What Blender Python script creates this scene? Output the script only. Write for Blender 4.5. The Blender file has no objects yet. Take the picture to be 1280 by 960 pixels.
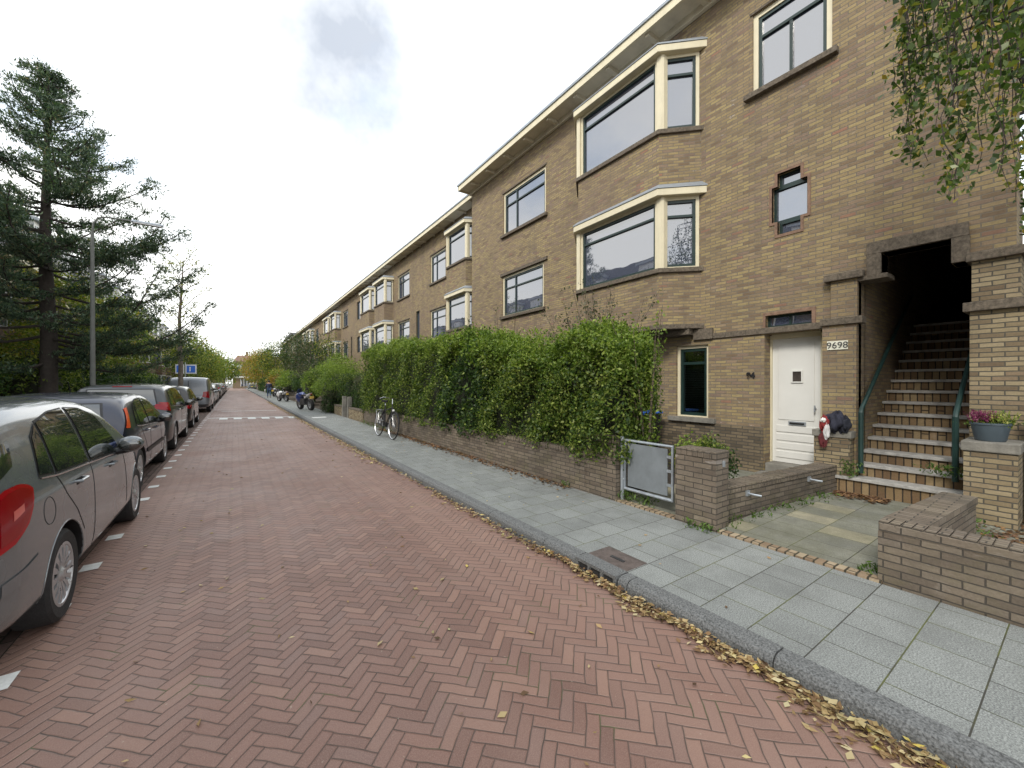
import bpy, bmesh, math, random
import numpy as np
from mathutils import Vector, Matrix
from mathutils.bvhtree import BVHTree
random.seed(7); rng = np.random.default_rng(7)
S = bpy.context.scene; COL = S.collection
PI = math.pi

# ------------------------------------------------------------------ materials
class NT:
    def __init__(s, name):
        s.m = bpy.data.materials.new(name); s.m.use_nodes = True
        s.t = s.m.node_tree; s.t.nodes.clear()
        s.out = s.n('ShaderNodeOutputMaterial')
    def n(s, typ, ins=None, **kw):
        nd = s.t.nodes.new(typ)
        for k, v in kw.items(): setattr(nd, k, v)
        if ins:
            for k, v in ins.items():
                sk = nd.inputs[k]
                if isinstance(v, bpy.types.NodeSocket): s.t.links.new(v, sk)
                else: sk.default_value = v
        return nd
    def l(s, a, b): s.t.links.new(a, b)
    def math(s, op, a, b=None, c=None):
        ins = {0: a}
        if b is not None: ins[1] = b
        if c is not None: ins[2] = c
        return s.n('ShaderNodeMath', ins, operation=op).outputs[0]
    def mix(s, fac, a, b, mode='MIX'):
        nd = s.t.nodes.new('ShaderNodeMix'); nd.data_type = 'RGBA'; nd.blend_type = mode
        for sk, v in ((nd.inputs[0], fac), (nd.inputs[6], a), (nd.inputs[7], b)):
            if isinstance(v, bpy.types.NodeSocket): s.t.links.new(v, sk)
            else: sk.default_value = v if not (isinstance(v, tuple) and len(v) == 3) else (*v, 1)
        return nd.outputs[2]
    def noise(s, scale, vec=None, detail=4, rough=.55, out=0):
        ins = {'Scale': scale, 'Detail': detail, 'Roughness': rough}
        if vec is not None: ins['Vector'] = vec
        return s.n('ShaderNodeTexNoise', ins).outputs[out]
    def ramp(s, fac, stops, interp='LINEAR'):
        nd = s.n('ShaderNodeValToRGB', {0: fac}); cr = nd.color_ramp; cr.interpolation = interp
        while len(cr.elements) < len(stops): cr.elements.new(.5)
        for e, (p, c) in zip(cr.elements, stops):
            e.position = p; e.color = (*c, 1) if isinstance(c, tuple) else (c, c, c, 1)
        return nd.outputs[0]
    def maprange(s, v, a, b, c=0., d=1.):
        return s.n('ShaderNodeMapRange', {0: v, 1: a, 2: b, 3: c, 4: d}).outputs[0]
    def bump(s, h, strength=.5, dist=.01):
        return s.n('ShaderNodeBump', {'Height': h, 'Strength': strength, 'Distance': dist}).outputs[0]
    def bsdf(s, color, rough=.6, normal=None, **kw):
        b = s.n('ShaderNodeBsdfPrincipled')
        ins = {'Base Color': color, 'Roughness': rough, **{k.replace('_', ' '): v for k, v in kw.items()}}
        if normal is not None: ins['Normal'] = normal
        for k, v in ins.items():
            if isinstance(v, bpy.types.NodeSocket): s.l(v, b.inputs[k])
            elif isinstance(v, tuple) and len(v) == 3: b.inputs[k].default_value = (*v, 1)
            else: b.inputs[k].default_value = v
        s.l(b.outputs[0], s.out.inputs[0]); return b
    def pos(s): return s.n('ShaderNodeNewGeometry').outputs['Position']

def plain(name, c, rough=.5, var=.12, scale=6., metal=0., bump=0., bscale=60., coat=0., spec=.5, dirt=0.):
    k = NT(name); p = k.pos()
    nz = k.noise(scale, p, 5, .6)
    col = k.mix(k.maprange(nz, .3, .7), tuple(x*(1-var) for x in c), tuple(min(1, x*(1+var)) for x in c))
    if dirt:
        d = k.maprange(k.noise(scale*.6, k.n('ShaderNodeVectorMath', {0: p, 1: (3, 3, .5)}, operation='MULTIPLY').outputs[0], 6, .65), .5, .75)
        col = k.mix(k.math('MULTIPLY', d, dirt), col, tuple(x*.45 for x in c))
    nrm = k.bump(k.noise(bscale, p, 4), bump, .01) if bump else None
    rr = k.maprange(k.noise(scale*2.3, p, 3), .3, .7, max(0, rough-.06), min(1, rough+.08))
    k.bsdf(col, rr, nrm, Metallic=metal, Coat_Weight=coat, Specular_IOR_Level=spec)
    return k.m

def wall_uv(k, rot=False):
    g = k.n('ShaderNodeNewGeometry'); P = k.n('ShaderNodeSeparateXYZ', {0: g.outputs['Position']}); N = k.n('ShaderNodeSeparateXYZ', {0: g.outputs['True Normal']})
    u = k.math('SUBTRACT', k.math('MULTIPLY', P.outputs[0], N.outputs[1]), k.math('MULTIPLY', P.outputs[1], N.outputs[0]))
    hz = k.math('GREATER_THAN', k.math('ABSOLUTE', N.outputs[2]), .7)
    side = k.math('GREATER_THAN', k.math('ABSOLUTE', N.outputs[0]), .5)
    U = k.math('ADD', k.math('MULTIPLY', u, k.math('SUBTRACT', 1., hz)), k.math('MULTIPLY', P.outputs[1], hz))
    V = k.math('ADD', k.math('MULTIPLY', P.outputs[2], k.math('SUBTRACT', 1., hz)), k.math('MULTIPLY', P.outputs[0], hz))
    c = k.n('ShaderNodeCombineXYZ', {0: V if rot else U, 1: U if rot else V, 2: 0.}).outputs[0]
    return c, g.outputs['Position'], P

def brick(name, stops, mortar, bw=.19, bh=.054, ms=.007, rot=False, dirt=.3, big=None, moss=0., bstr=.6, eff=0.):
    k = NT(name); uv, pos, P = wall_uv(k, rot)
    wob = k.n('ShaderNodeVectorMath', {0: k.noise(9., pos, 2, .5, out=1), 1: (.5, .5, .5)}, operation='SUBTRACT').outputs[0]
    wob = k.n('ShaderNodeVectorMath', {0: wob, 'Scale': .010}, operation='SCALE').outputs[0]
    uv = k.n('ShaderNodeVectorMath', {0: uv, 1: wob}, operation='ADD').outputs[0]
    b = k.n('ShaderNodeTexBrick', {'Vector': uv, 'Color1': (0, 0, 0, 1), 'Color2': (1, 1, 1, 1), 'Mortar': (.5, .5, .5, 1), 'Scale': 1., 'Mortar Size': ms, 'Mortar Smooth': .25, 'Bias': 0., 'Brick Width': bw, 'Row Height': bh}, offset=.5)
    rnd = b.outputs['Color']
    col = k.ramp(rnd, stops)
    if big:
        col = k.mix(k.maprange(k.noise(.35, pos, 3, .5), .46, .68), col, k.mix(.6, col, big, 'MIX'))
    fine = k.noise(55., pos, 5, .7)
    col = k.mix(k.maprange(fine, .25, .75, 0., .5), col, k.mix(1., col, (.45, .42, .4), 'MULTIPLY'))
    pale = k.maprange(k.noise(2.6, k.n('ShaderNodeVectorMath', {0: pos, 1: (1, 1, .6)}, operation='MULTIPLY').outputs[0], 8, .72), .62, .78)
    col = k.mix(k.math('MULTIPLY', pale, .35), col, (.5, .45, .38))
    if eff:
        ev = k.n('ShaderNodeVectorMath', {0: pos, 1: (1, 3., 11.)}, operation='MULTIPLY').outputs[0]
        em = k.math('MULTIPLY', k.maprange(k.noise(1.6, ev, 3, .6), .66, .72), k.maprange(k.noise(.9, pos, 3), .52, .62))
        col = k.mix(k.math('MULTIPLY', em, eff), col, (.66, .62, .58))
        mot = k.noise(2.2, k.n('ShaderNodeVectorMath', {0: pos, 1: (1, 2., 7.)}, operation='MULTIPLY').outputs[0], 6, .7)
        col = k.mix(k.maprange(mot, .35, .7, 0., .55), col, k.mix(1., col, (.62, .60, .62), 'MULTIPLY'))
        vs = k.maprange(k.noise(1.3, k.n('ShaderNodeVectorMath', {0: pos, 1: (2.2, 2.2, .22)}, operation='MULTIPLY').outputs[0], 5, .6), .52, .72)
        col = k.mix(k.math('MULTIPLY', vs, .4), col, (.12, .095, .075))
    dt = k.maprange(k.noise(1.1, pos, 7, .68), .45, .75)
    col = k.mix(k.math('MULTIPLY', dt, dirt), col, (.05, .045, .038))
    if moss:
        mz = k.math('MULTIPLY', k.maprange(k.noise(3.3, pos, 6, .7), .5, .7), k.maprange(P.outputs[2], .1, .7, 1., .15))
        col = k.mix(k.math('MULTIPLY', mz, moss), col, (.10, .10, .035))
    mc = k.mix(k.noise(30., pos, 3), mortar, tuple(x*.55 for x in mortar))
    col = k.mix(b.outputs['Fac'], col, mc)
    h = k.math('ADD', k.math('MULTIPLY', k.math('SUBTRACT', 1., b.outputs['Fac']), 1.), k.math('MULTIPLY', fine, .45))
    h = k.math('ADD', h, k.math('MULTIPLY', rnd, .25))
    k.bsdf(col, .88, k.bump(h, bstr, .012), Specular_IOR_Level=.3)
    return k.m

def herring(name):
    k = NT(name); g = k.pos(); P = k.n('ShaderNodeSeparateXYZ', {0: g})
    W = .063; n = 3.
    wob = k.n('ShaderNodeSeparateXYZ', {0: k.noise(2.2, g, 3, .6, out=1)})
    X = k.math('ADD', P.outputs[0], k.math('MULTIPLY', wob.outputs[0], .05)); Y = k.math('ADD', P.outputs[1], k.math('MULTIPLY', wob.outputs[1], .05))
    q = .70710678/W
    x = k.math('ADD', k.math('MULTIPLY', k.math('ADD', X, Y), q), 3000.)
    y = k.math('ADD', k.math('MULTIPLY', k.math('SUBTRACT', Y, X), q), 3000.)
    i = k.math('FLOOR', x); j = k.math('FLOOR', y); fx = k.math('FRACT', x); fy = k.math('FRACT', y)
    s = k.math('FLOOR', k.math('ADD', k.math('MODULO', k.math('ADD', k.math('SUBTRACT', i, j), 6000.), 2*n), .01))
    isH = k.math('LESS_THAN', s, n-.5)
    sv = k.math('SUBTRACT', 2*n-1, s)
    def sel(a, b): return k.math('ADD', k.math('MULTIPLY', isH, a), k.math('MULTIPLY', k.math('SUBTRACT', 1., isH), b))
    a = sel(k.math('ADD', s, fx), k.math('ADD', sv, fy)); b = sel(fy, fx)
    d = k.math('MINIMUM', k.math('MINIMUM', a, k.math('SUBTRACT', n, a)), k.math('MINIMUM', b, k.math('SUBTRACT', 1., b)))
    idx = sel(k.math('SUBTRACT', i, s), k.math('ADD', i, .5)); idy = sel(j, k.math('SUBTRACT', j, sv))
    wn = k.n('ShaderNodeTexWhiteNoise', {'Vector': k.n('ShaderNodeCombineXYZ', {0: idx, 1: idy, 2: 0.}).outputs[0]}, noise_dimensions='3D')
    col = k.ramp(wn.outputs[0], [(0, (.155, .080, .062)), (.3, (.205, .107, .082)), (.55, (.235, .124, .094)), (.8, (.195, .114, .094)), (1, (.285, .160, .118))])
    fine = k.noise(70., g, 5, .7)
    col = k.mix(k.maprange(fine, .3, .7, 0., .35), col, k.mix(1., col, (.42, .42, .44), 'MULTIPLY'))
    blot = k.maprange(k.noise(.8, g, 6, .65), .4, .7)
    col = k.mix(k.math('MULTIPLY', blot, .35), col, (.20, .115, .09))
    # tyre-worn dusty lanes
    wear = k.maprange(k.noise(.5, k.n('ShaderNodeVectorMath', {0: g, 1: (1.6, .12, 1)}, operation='MULTIPLY').outputs[0], 4, .6), .45, .65)
    col = k.mix(k.math('MULTIPLY', wear, .55), col, (.315, .205, .165))
    grit = k.maprange(k.noise(190., g, 3, .8), .45, .62, 0., .45)
    col = k.mix(grit, col, (.33, .235, .19))
    jm = k.maprange(d, .020, .062, 1., 0.)
    jm = k.math('MULTIPLY', jm, k.maprange(k.noise(5., g, 4), .3, .6, .55, 1.))
    jc = k.mix(k.maprange(k.noise(2.5, g, 4, .6), .56, .7), (.055, .042, .034), (.07, .10, .025))
    col = k.mix(jm, col, jc)
    sp = k.maprange(k.noise(38., g, 2, .4), .74, .78)
    col = k.mix(k.math('MULTIPLY', sp, .5), col, (.45, .38, .30))
    tilt = k.math('MULTIPLY', wn.outputs[0], .3)
    h = k.math('ADD', k.math('ADD', k.maprange(d, .0, .12), tilt), k.math('MULTIPLY', fine, .35))
    k.bsdf(col, k.maprange(blot, 0., 1., .50, .68), k.bump(h, .55, .008), Specular_IOR_Level=.5)
    return k.m

def slabs(name, c, bw=.30, bh=.30, mossy=0., speck=1., ms=.004, off=.5, swap=False, ramp=None):
    k = NT(name); g = k.pos(); P = k.n('ShaderNodeSeparateXYZ', {0: g})
    uv = k.n('ShaderNodeCombineXYZ', {0: k.math('ADD', P.outputs[1 if swap else 0], .02), 1: P.outputs[0 if swap else 1], 2: 0.}).outputs[0]
    b = k.n('ShaderNodeTexBrick', {'Vector': uv, 'Color1': (0, 0, 0, 1), 'Color2': (1, 1, 1, 1), 'Mortar': (.5, .5, .5, 1), 'Scale': 1., 'Mortar Size': ms, 'Mortar Smooth': .3, 'Brick Width': bw, 'Row Height': bh}, offset=off)
    col = k.ramp(b.outputs['Color'], ramp or [(0, tuple(x*.72 for x in c)), (.5, c), (1, tuple(x*1.24 for x in c))])
    sp = k.noise(120., g, 4, .85)
    col = k.mix(k.maprange(sp, .42, .60, 0., .95*speck), k.mix(.75*speck, col, (.075, .082, .085)), k.mix(.5, col, tuple(min(1, x*1.75) for x in c)))
    st = k.maprange(k.noise(2.6, g, 7, .7), .45, .68)
    col = k.mix(k.math('MULTIPLY', st, .5), col, (.12, .125, .12))
    if mossy:
        mm = k.maprange(k.noise(2.1, g, 7, .7), .35, .65)
        col = k.mix(k.math('MULTIPLY', mm, mossy), col, (.095, .095, .055))
    jc = k.mix(k.maprange(k.noise(3., g, 3), .45, .6), (.045, .043, .036), (.09, .10, .03))
    col = k.mix(b.outputs['Fac'], col, jc)
    h = k.math('ADD', k.math('SUBTRACT', 1., b.outputs['Fac']), k.math('MULTIPLY', sp, .22))
    h = k.math('ADD', h, k.math('MULTIPLY', b.outputs['Color'], .35))
    k.bsdf(col, .72, k.bump(h, .2, .006), Specular_IOR_Level=.4)
    return k.m

def leafmat(name, stops, trans=.35, rough=.5):
    k = NT(name); g = k.n('ShaderNodeNewGeometry')
    r = g.outputs['Random Per Island']
    col = k.ramp(r, stops)
    col = k.mix(k.maprange(k.noise(1.3, g.outputs['Position'], 3), .4, .65), col, k.mix(1., col, (.62, .7, .6), 'MULTIPLY'))
    pb = k.bsdf(col, rough, None, Specular_IOR_Level=.35)
    tr = k.n('ShaderNodeBsdfTranslucent', {0: k.mix(1., col, (1.3, 1.5, .7), 'MULTIPLY')})
    mx = k.n('ShaderNodeMixShader', {0: trans}); k.l(pb.outputs[0], mx.inputs[1]); k.l(tr.outputs[0], mx.inputs[2]); k.l(mx.outputs[0], k.out.inputs[0])
    return k.m

def glassmat(name, c=(.02, .025, .03), ior=2.3, rough=.015, wav=.0):
    k = NT(name); p = k.pos()
    nr = k.bump(k.noise(1.3, p, 2, .4), .07+wav, .05)
    k.bsdf(c, rough, nr, IOR=ior)
    return k.m
def clearglass(name):
    k = NT(name)
    tr = k.n('ShaderNodeBsdfTransparent', {0: (.75, .8, .8, 1)}); gl = k.n('ShaderNodeBsdfGlossy', {0: (1, 1, 1, 1), 'Roughness': .01})
    fr = k.n('ShaderNodeFresnel', {0: 1.7}); mx = k.n('ShaderNodeMixShader', {0: fr.outputs[0], 1: tr.outputs[0], 2: gl.outputs[0]})
    k.l(mx.outputs[0], k.out.inputs[0]); return k.m
def paint(name, c, metal=.35, rough=.32):
    k = NT(name); p = k.pos()
    fl = k.noise(900., p, 1, .5)
    col = k.mix(k.maprange(fl, .4, .6), tuple(x*.9 for x in c), tuple(min(1, x*1.12) for x in c))
    d = k.maprange(k.noise(1.5, p, 3, .5), .45, .8)
    z = k.n('ShaderNodeSeparateXYZ', {0: p}).outputs[2]
    lo = k.maprange(z, .15, .5, .4, .0)
    col = k.mix(k.math('MULTIPLY', k.maprange(k.noise(7., p, 5, .7), .3, .7), lo), col, (.16, .145, .125))
    k.bsdf(col, k.maprange(d, 0., 1., rough, rough+.16), None, Metallic=metal, Coat_Weight=.8, Coat_Roughness=.06)
    return k.m

M = {}
YB = [(0, (.23, .165, .105)), (.2, (.30, .23, .138)), (.45, (.365, .28, .145)), (.7, (.42, .335, .165)), (.86, (.325, .24, .16)), (.97, (.27, .195, .145)), (1, (.34, .19, .125))]
M['brick'] = brick('yellow_brown_brick', YB, (.215, .185, .145), big=(.265, .19, .135), dirt=.28, eff=.5)
M['brick_pier'] = brick('weathered_pier_brick', [(0, (.17, .125, .08)), (.4, (.31, .25, .15)), (.75, (.37, .305, .19)), (1, (.25, .185, .12))], (.11, .10, .08), dirt=.35, moss=.2)
M['brick_low'] = brick('plinth_brick', [(0, (.10, .08, .055)), (.5, (.19, .15, .10)), (1, (.24, .19, .12))], (.08, .075, .065), dirt=.55, moss=.3)
M['brick_garden'] = brick('garden_wall_brick', [(0, (.15, .122, .095)), (.4, (.215, .176, .135)), (.7, (.26, .218, .165)), (1, (.19, .160, .13))], (.085, .075, .062), bw=.20, bh=.055, ms=.005, dirt=.8, moss=.45, bstr=.9, eff=.3)
M['brick_left'] = brick('opposite_house_brick', [(0, (.16, .10, .07)), (.5, (.26, .18, .12)), (1, (.33, .24, .17))], (.2, .18, .15), dirt=.25)
M['rowlock'] = brick('rowlock_brick', [(0, (.17, .12, .095)), (.5, (.26, .20, .15)), (1, (.30, .24, .18))], (.05, .048, .04), bw=.30, bh=.066, ms=.008, rot=True, dirt=.4, moss=.5, bstr=.9)
M['riser'] = brick('stair_riser_brick', [(0, (.16, .10, .055)), (.5, (.27, .185, .10)), (1, (.33, .25, .14))], (.05, .04, .03), bw=.6, bh=.08, ms=.008, rot=True, dirt=.35, moss=.35)
M['soldier'] = brick('edging_brick', [(0, (.25, .175, .115)), (.5, (.36, .275, .185)), (1, (.44, .36, .25))], (.07, .06, .04), bw=.5, bh=.07, ms=.008, rot=True, dirt=.3, moss=.2)
M['road'] = herring('red_herringbone_clinker')
M['lane_brick'] = brick('parking_lane_clinker', [(0, (.10, .065, .055)), (.5, (.16, .11, .095)), (1, (.20, .14, .12))], (.05, .045, .035), bw=.20, bh=.07, dirt=.4)
M['slab'] = slabs('grey_paving_slab', (.255, .268, .255))
M['slab_yard'] = slabs('mossy_yard_slab', (.30, .30, .25), bw=.40, bh=.30, mossy=.6, speck=.6, swap=True, off=0., ramp=[(0, (.20, .20, .16)), (.8, (.30, .30, .24)), (.9, (.45, .40, .25)), (1, (.5, .45, .3))])
M['kerb'] = plain('kerb_stone', (.135, .14, .14), .78, .75, 95., bump=.6, bscale=140., dirt=0)
M['stone'] = plain('weathered_stone', (.125, .102, .076), .88, .45, 26., bump=.7, bscale=90., dirt=.5)
M['trim'] = plain('brown_brick_trim', (.20, .125, .085), .85, .3, 16., bump=.6)
M['stone_light'] = plain('pale_stone', (.20, .19, .165), .85, .3, 5., bump=.5, bscale=70., dirt=.5)
M['cream'] = plain('cream_paint', (.66, .60, .43), .5, .06, 4., bump=.1, dirt=.22)
M['soffit'] = plain('soffit_boards', (.66, .61, .48), .7, .12, 2., bump=.2, dirt=.3)
M['green'] = plain('dark_green_paint', (.012, .030, .027), .35, .2, 6.)
M['railpaint'] = plain('rail_green_paint', (.015, .042, .038), .4, .25, 9., dirt=.2)
M['zinc'] = plain('zinc', (.30, .33, .36), .5, .15, 3., metal=.4, dirt=.3)
M['galv'] = plain('galvanised_steel', (.42, .46, .50), .42, .2, 12., metal=.6, dirt=.25)
M['greyplate'] = plain('grey_plate', (.17, .19, .205), .6, .15, 5., dirt=.2, bump=.1)
M['white'] = plain('white_paint', (.68, .68, .65), .4, .03, 3., dirt=.07)
M['black'] = plain('black_plastic', (.012, .012, .013), .5, .2, 9.)
M['rubber'] = plain('tyre_rubber', (.020, .020, .021), .8, .2, 20., bump=.3)
M['rim'] = plain('rim_silver', (.50, .51, .53), .32, .08, 9., metal=.7)
M['iron'] = plain('rusty_iron', (.13, .105, .095), .65, .3, 14., metal=.3, bump=.5, bscale=120.)
M['darkiron'] = plain('cast_iron', (.05, .05, .052), .6, .3, 14., metal=.3, bump=.4, bscale=90.)
M['concrete'] = plain('lamp_post_concrete', (.13, .135, .125), .7, .15, 5., bump=.3, dirt=.2)
M['wood'] = plain('grey_weathered_tread', (.36, .35, .33), .75, .25, 9., bump=.5, bscale=50., dirt=.5)
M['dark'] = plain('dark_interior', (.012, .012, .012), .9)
M['blind'] = plain('dark_green_blind', (.13, .16, .14), .6)
M['bark'] = plain('bark', (.17, .145, .12), .9, .35, 8., bump=.8, bscale=25.)
M['barkdark'] = plain('dark_bark', (.045, .036, .03), .9, .3, 8., bump=.8, bscale=25.)
M['soil'] = plain('garden_soil', (.075, .06, .045), .95, .4, 3., bump=.8, bscale=30.)
M['ground'] = plain('far_ground', (.14, .135, .12), .9, .2, .3)
M['roof'] = plain('dark_roof_tiles', (.045, .045, .05), .6, .3, 4., bump=.5)
M['redroof'] = plain('far_red_roof', (.19, .115, .09), .8, .2, .8)
M['plantfill'] = plain('dark_hedge_core', (.018, .022, .010), .95, .4, 14., bump=.8, bscale=30.)  # twig mass, near-black so its colour paints the shade between leaves
M['marking'] = plain('road_marking_white', (.68, .69, .67), .6, .1, 14., dirt=.3, bump=.2)
M['plate'] = plain('white_enamel', (.72, .71, .60), .3, .04, 5., dirt=.1)
M['glass'] = glassmat('window_glass', (.06, .07, .105), 3.1)
M['carglass'] = glassmat('car_glass', (.016, .021, .019), 2.3, .015)
M['clear'] = clearglass('clear_glass')
M['bluesign'] = plain('blue_sign', (.03, .13, .52), .4, .05, 5.)
M['red_lamp'] = glassmat('red_lamp', (.30, .004, .010), 1.5, .08)
M['orange_lamp'] = glassmat('orange_lamp', (.75, .10, .03), 1.5, .1)
M['white_lamp'] = glassmat('white_lamp', (.6, .6, .6), 1.5, .08)
M['chrome'] = plain('chrome', (.62, .62, .63), .18, .05, 9., metal=1.)
G = lambda a, b, c: [(0, a), (.5, b), (1, c)]
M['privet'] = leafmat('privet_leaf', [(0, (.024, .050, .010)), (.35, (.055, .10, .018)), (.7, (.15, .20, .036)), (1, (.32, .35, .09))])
M['privet_top'] = leafmat('bright_privet_leaf', [(0, (.08, .13, .02)), (.5, (.18, .26, .04)), (1, (.32, .38, .08))])  # brighter yellow-green leaf, used for hedge tops and light green bushes
M['ivy'] = leafmat('dark_shrub_leaf', [(0, (.018, .040, .012)), (.5, (.035, .075, .020)), (1, (.085, .13, .035))])
M['grey_leaf'] = leafmat('grey_green_leaf', [(0, (.05, .06, .04)), (.5, (.09, .105, .06)), (1, (.16, .13, .08))])
M['needle'] = leafmat('blue_green_needles', [(0, (.028, .052, .036)), (.5, (.08, .125, .085)), (.9, (.155, .21, .13)), (1, (.24, .19, .10))], .25, .6)
M['autumn'] = leafmat('yellow_green_leaf', [(0, (.07, .11, .02)), (.4, (.17, .22, .03)), (.8, (.33, .33, .05)), (1, (.42, .26, .05))])
M['birch'] = leafmat('hanging_tree_leaf', [(0, (.03, .055, .015)), (.5, (.075, .12, .028)), (.85, (.16, .20, .05)), (1, (.40, .27, .05))], .35, .35)
M['orange_leaf'] = leafmat('orange_leaf', [(0, (.16, .14, .03)), (.5, (.33, .22, .04)), (1, (.45, .22, .05))])
M['grass'] = leafmat('weed_leaf', [(0, (.05, .10, .02)), (1, (.15, .24, .05))])
M['litter'] = leafmat('fallen_leaf', [(0, (.09, .05, .03)), (.3, (.26, .15, .075)), (.55, (.43, .29, .14)), (.8, (.55, .42, .23)), (.93, (.62, .52, .34)), (1, (.66, .50, .10))], .1, .6)
M['litter_dark'] = leafmat('old_fallen_leaf', [(0, (.07, .04, .025)), (.5, (.17, .09, .05)), (1, (.32, .18, .08))], .05, .7)
M['heather'] = leafmat('pink_heather', [(0, (.10, .012, .045)), (.5, (.20, .03, .10)), (1, (.33, .09, .18))], .2)
M['heather_y'] = leafmat('yellow_green_heather', [(0, (.08, .13, .02)), (.5, (.20, .26, .04)), (1, (.42, .38, .12))], .2)
M['pot'] = plain('grey_blue_pot', (.07, .095, .115), .5, .1, 9., dirt=.15)

# ------------------------------------------------------------------ mesh helpers
class MB:
    def __init__(s): s.v = []; s.f = []; s.mi = []; s.cur = 0
    def add(s, vs, fs):
        b = len(s.v); s.v += [tuple(v) for v in vs]
        for f in fs: s.f.append(tuple(b+i for i in f)); s.mi.append(s.cur)
        return s
    def mat(s, i): s.cur = i; return s
    def box(s, x0, x1, y0, y1, z0, z1):
        return s.add([(x, y, z) for z in (z0, z1) for y in (y0, y1) for x in (x0, x1)],
                     [(0, 2, 3, 1), (4, 5, 7, 6), (0, 1, 5, 4), (2, 6, 7, 3), (0, 4, 6, 2), (1, 3, 7, 5)])
    def obox(s, p0, p1, s0, s1, d0, d1, z0, z1):
        # box along plan line p0->p1; depth d measured to the right-hand inside
        d = Vector((p1[0]-p0[0], p1[1]-p0[1])).normalized(); n = Vector((d.y, -d.x))
        P = lambda a, b, z: (p0[0]+d.x*a+n.x*b, p0[1]+d.y*a+n.y*b, z)
        return s.add([P(a, b, z) for z in (z0, z1) for b in (d0, d1) for a in (s0, s1)],
                     [(0, 2, 3, 1), (4, 5, 7, 6), (0, 1, 5, 4), (2, 6, 7, 3), (0, 4, 6, 2), (1, 3, 7, 5)])
    def prism(s, pts, z0, z1, pts1=None):
        n = len(pts); pts1 = pts1 or pts
        vs = [(p[0], p[1], z0) for p in pts]+[(p[0], p[1], z1) for p in pts1]
        return s.add(vs, [tuple(range(n))[::-1], tuple(range(n, 2*n))]+[(i, (i+1) % n, n+(i+1) % n, n+i) for i in range(n)])
    def quad(s, a, b, c, d): return s.add([a, b, c, d], [(0, 1, 2, 3)])
    def tube(s, path, r, n=8, caps=True):
        path = [Vector(p) for p in path]; rs = r if isinstance(r, (list, tuple)) else [r]*len(path)
        vs = []; prev = None
        for i, p in enumerate(path):
            t = (path[min(i+1, len(path)-1)]-path[max(i-1, 0)])
            t = t.normalized() if t.length > 1e-9 else Vector((0, 0, 1))
            if prev is None: a = t.orthogonal().normalized()
            else:
                a = prev-t*prev.dot(t); a = a.normalized() if a.length > 1e-6 else t.orthogonal().normalized()
            prev = a; b = t.cross(a)
            vs += [tuple(p+(a*math.cos(2*PI*k/n)+b*math.sin(2*PI*k/n))*rs[i]) for k in range(n)]
        fs = []
        for i in range(len(path)-1):
            for k in range(n):
                fs.append((i*n+k, i*n+(k+1) % n, (i+1)*n+(k+1) % n, (i+1)*n+k))
        if caps: fs += [tuple(range(n))[::-1], tuple(range((len(path)-1)*n, len(path)*n))]
        return s.add(vs, fs)
    def lathe(s, prof, c=(0, 0, 0), axis='z', n=24, closed=False):
        vs = []
        for r, h in prof:
            for k in range(n):
                a = 2*PI*k/n; p = (r*math.cos(a), r*math.sin(a), h)
                if axis == 'x': p = (h, r*math.cos(a), r*math.sin(a))
                if axis == 'y': p = (r*math.sin(a), h, r*math.cos(a))
                vs.append((p[0]+c[0], p[1]+c[1], p[2]+c[2]))
        m = len(prof); rg = m if closed else m-1
        return s.add(vs, [(i*n+k, i*n+(k+1) % n, ((i+1) % m)*n+(k+1) % n, ((i+1) % m)*n+k) for i in range(rg) for k in range(n)])
    def ball(s, c, r, n=12, m=8):
        rx, ry, rz = r if isinstance(r, tuple) else (r, r, r)
        vs = [(c[0]+rx*math.sin(PI*j/m)*math.cos(2*PI*i/n), c[1]+ry*math.sin(PI*j/m)*math.sin(2*PI*i/n), c[2]+rz*math.cos(PI*j/m)) for j in range(m+1) for i in range(n)]
        return s.add(vs, [(j*n+i, (j+1)*n+i, (j+1)*n+(i+1) % n, j*n+(i+1) % n) for j in range(m) for i in range(n)])
    def build(s, name, mats, parent=None, bevel=0., smooth=False, local=False, loc=None, label=None):
        me = bpy.data.meshes.new(name)
        off = Vector((0, 0, 0))
        if parent is not None and not local: off = world_loc(parent)
        if parent is None and loc is not None: off = Vector(loc)
        me.from_pydata([(v[0]-off.x, v[1]-off.y, v[2]-off.z) for v in s.v], [], s.f)
        if not isinstance(mats, (list, tuple)): mats = [mats]
        for m in mats: me.materials.append(M[m] if isinstance(m, str) else m)
        me.polygons.foreach_set('material_index', s.mi)
        bm = bmesh.new(); bm.from_mesh(me); bmesh.ops.recalc_face_normals(bm, faces=bm.faces)
        if bevel:
            bmesh.ops.remove_doubles(bm, verts=bm.verts, dist=1e-5)
            bmesh.ops.bevel(bm, geom=[e for e in bm.edges if len(e.link_faces) == 2 and e.calc_face_angle(0) > .5], offset=bevel, segments=2, profile=.6, affect='EDGES', clamp_overlap=True)
        bm.to_mesh(me); bm.free()
        if smooth:
            me.polygons.foreach_set('use_smooth', [True]*len(me.polygons)); me.set_sharp_from_angle(angle=math.radians(38))
        o = bpy.data.objects.new(name, me); COL.objects.link(o)
        if parent is not None: o.parent = parent
        elif loc is not None: o.location = loc
        if label: o['label'] = label
        return o

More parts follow.
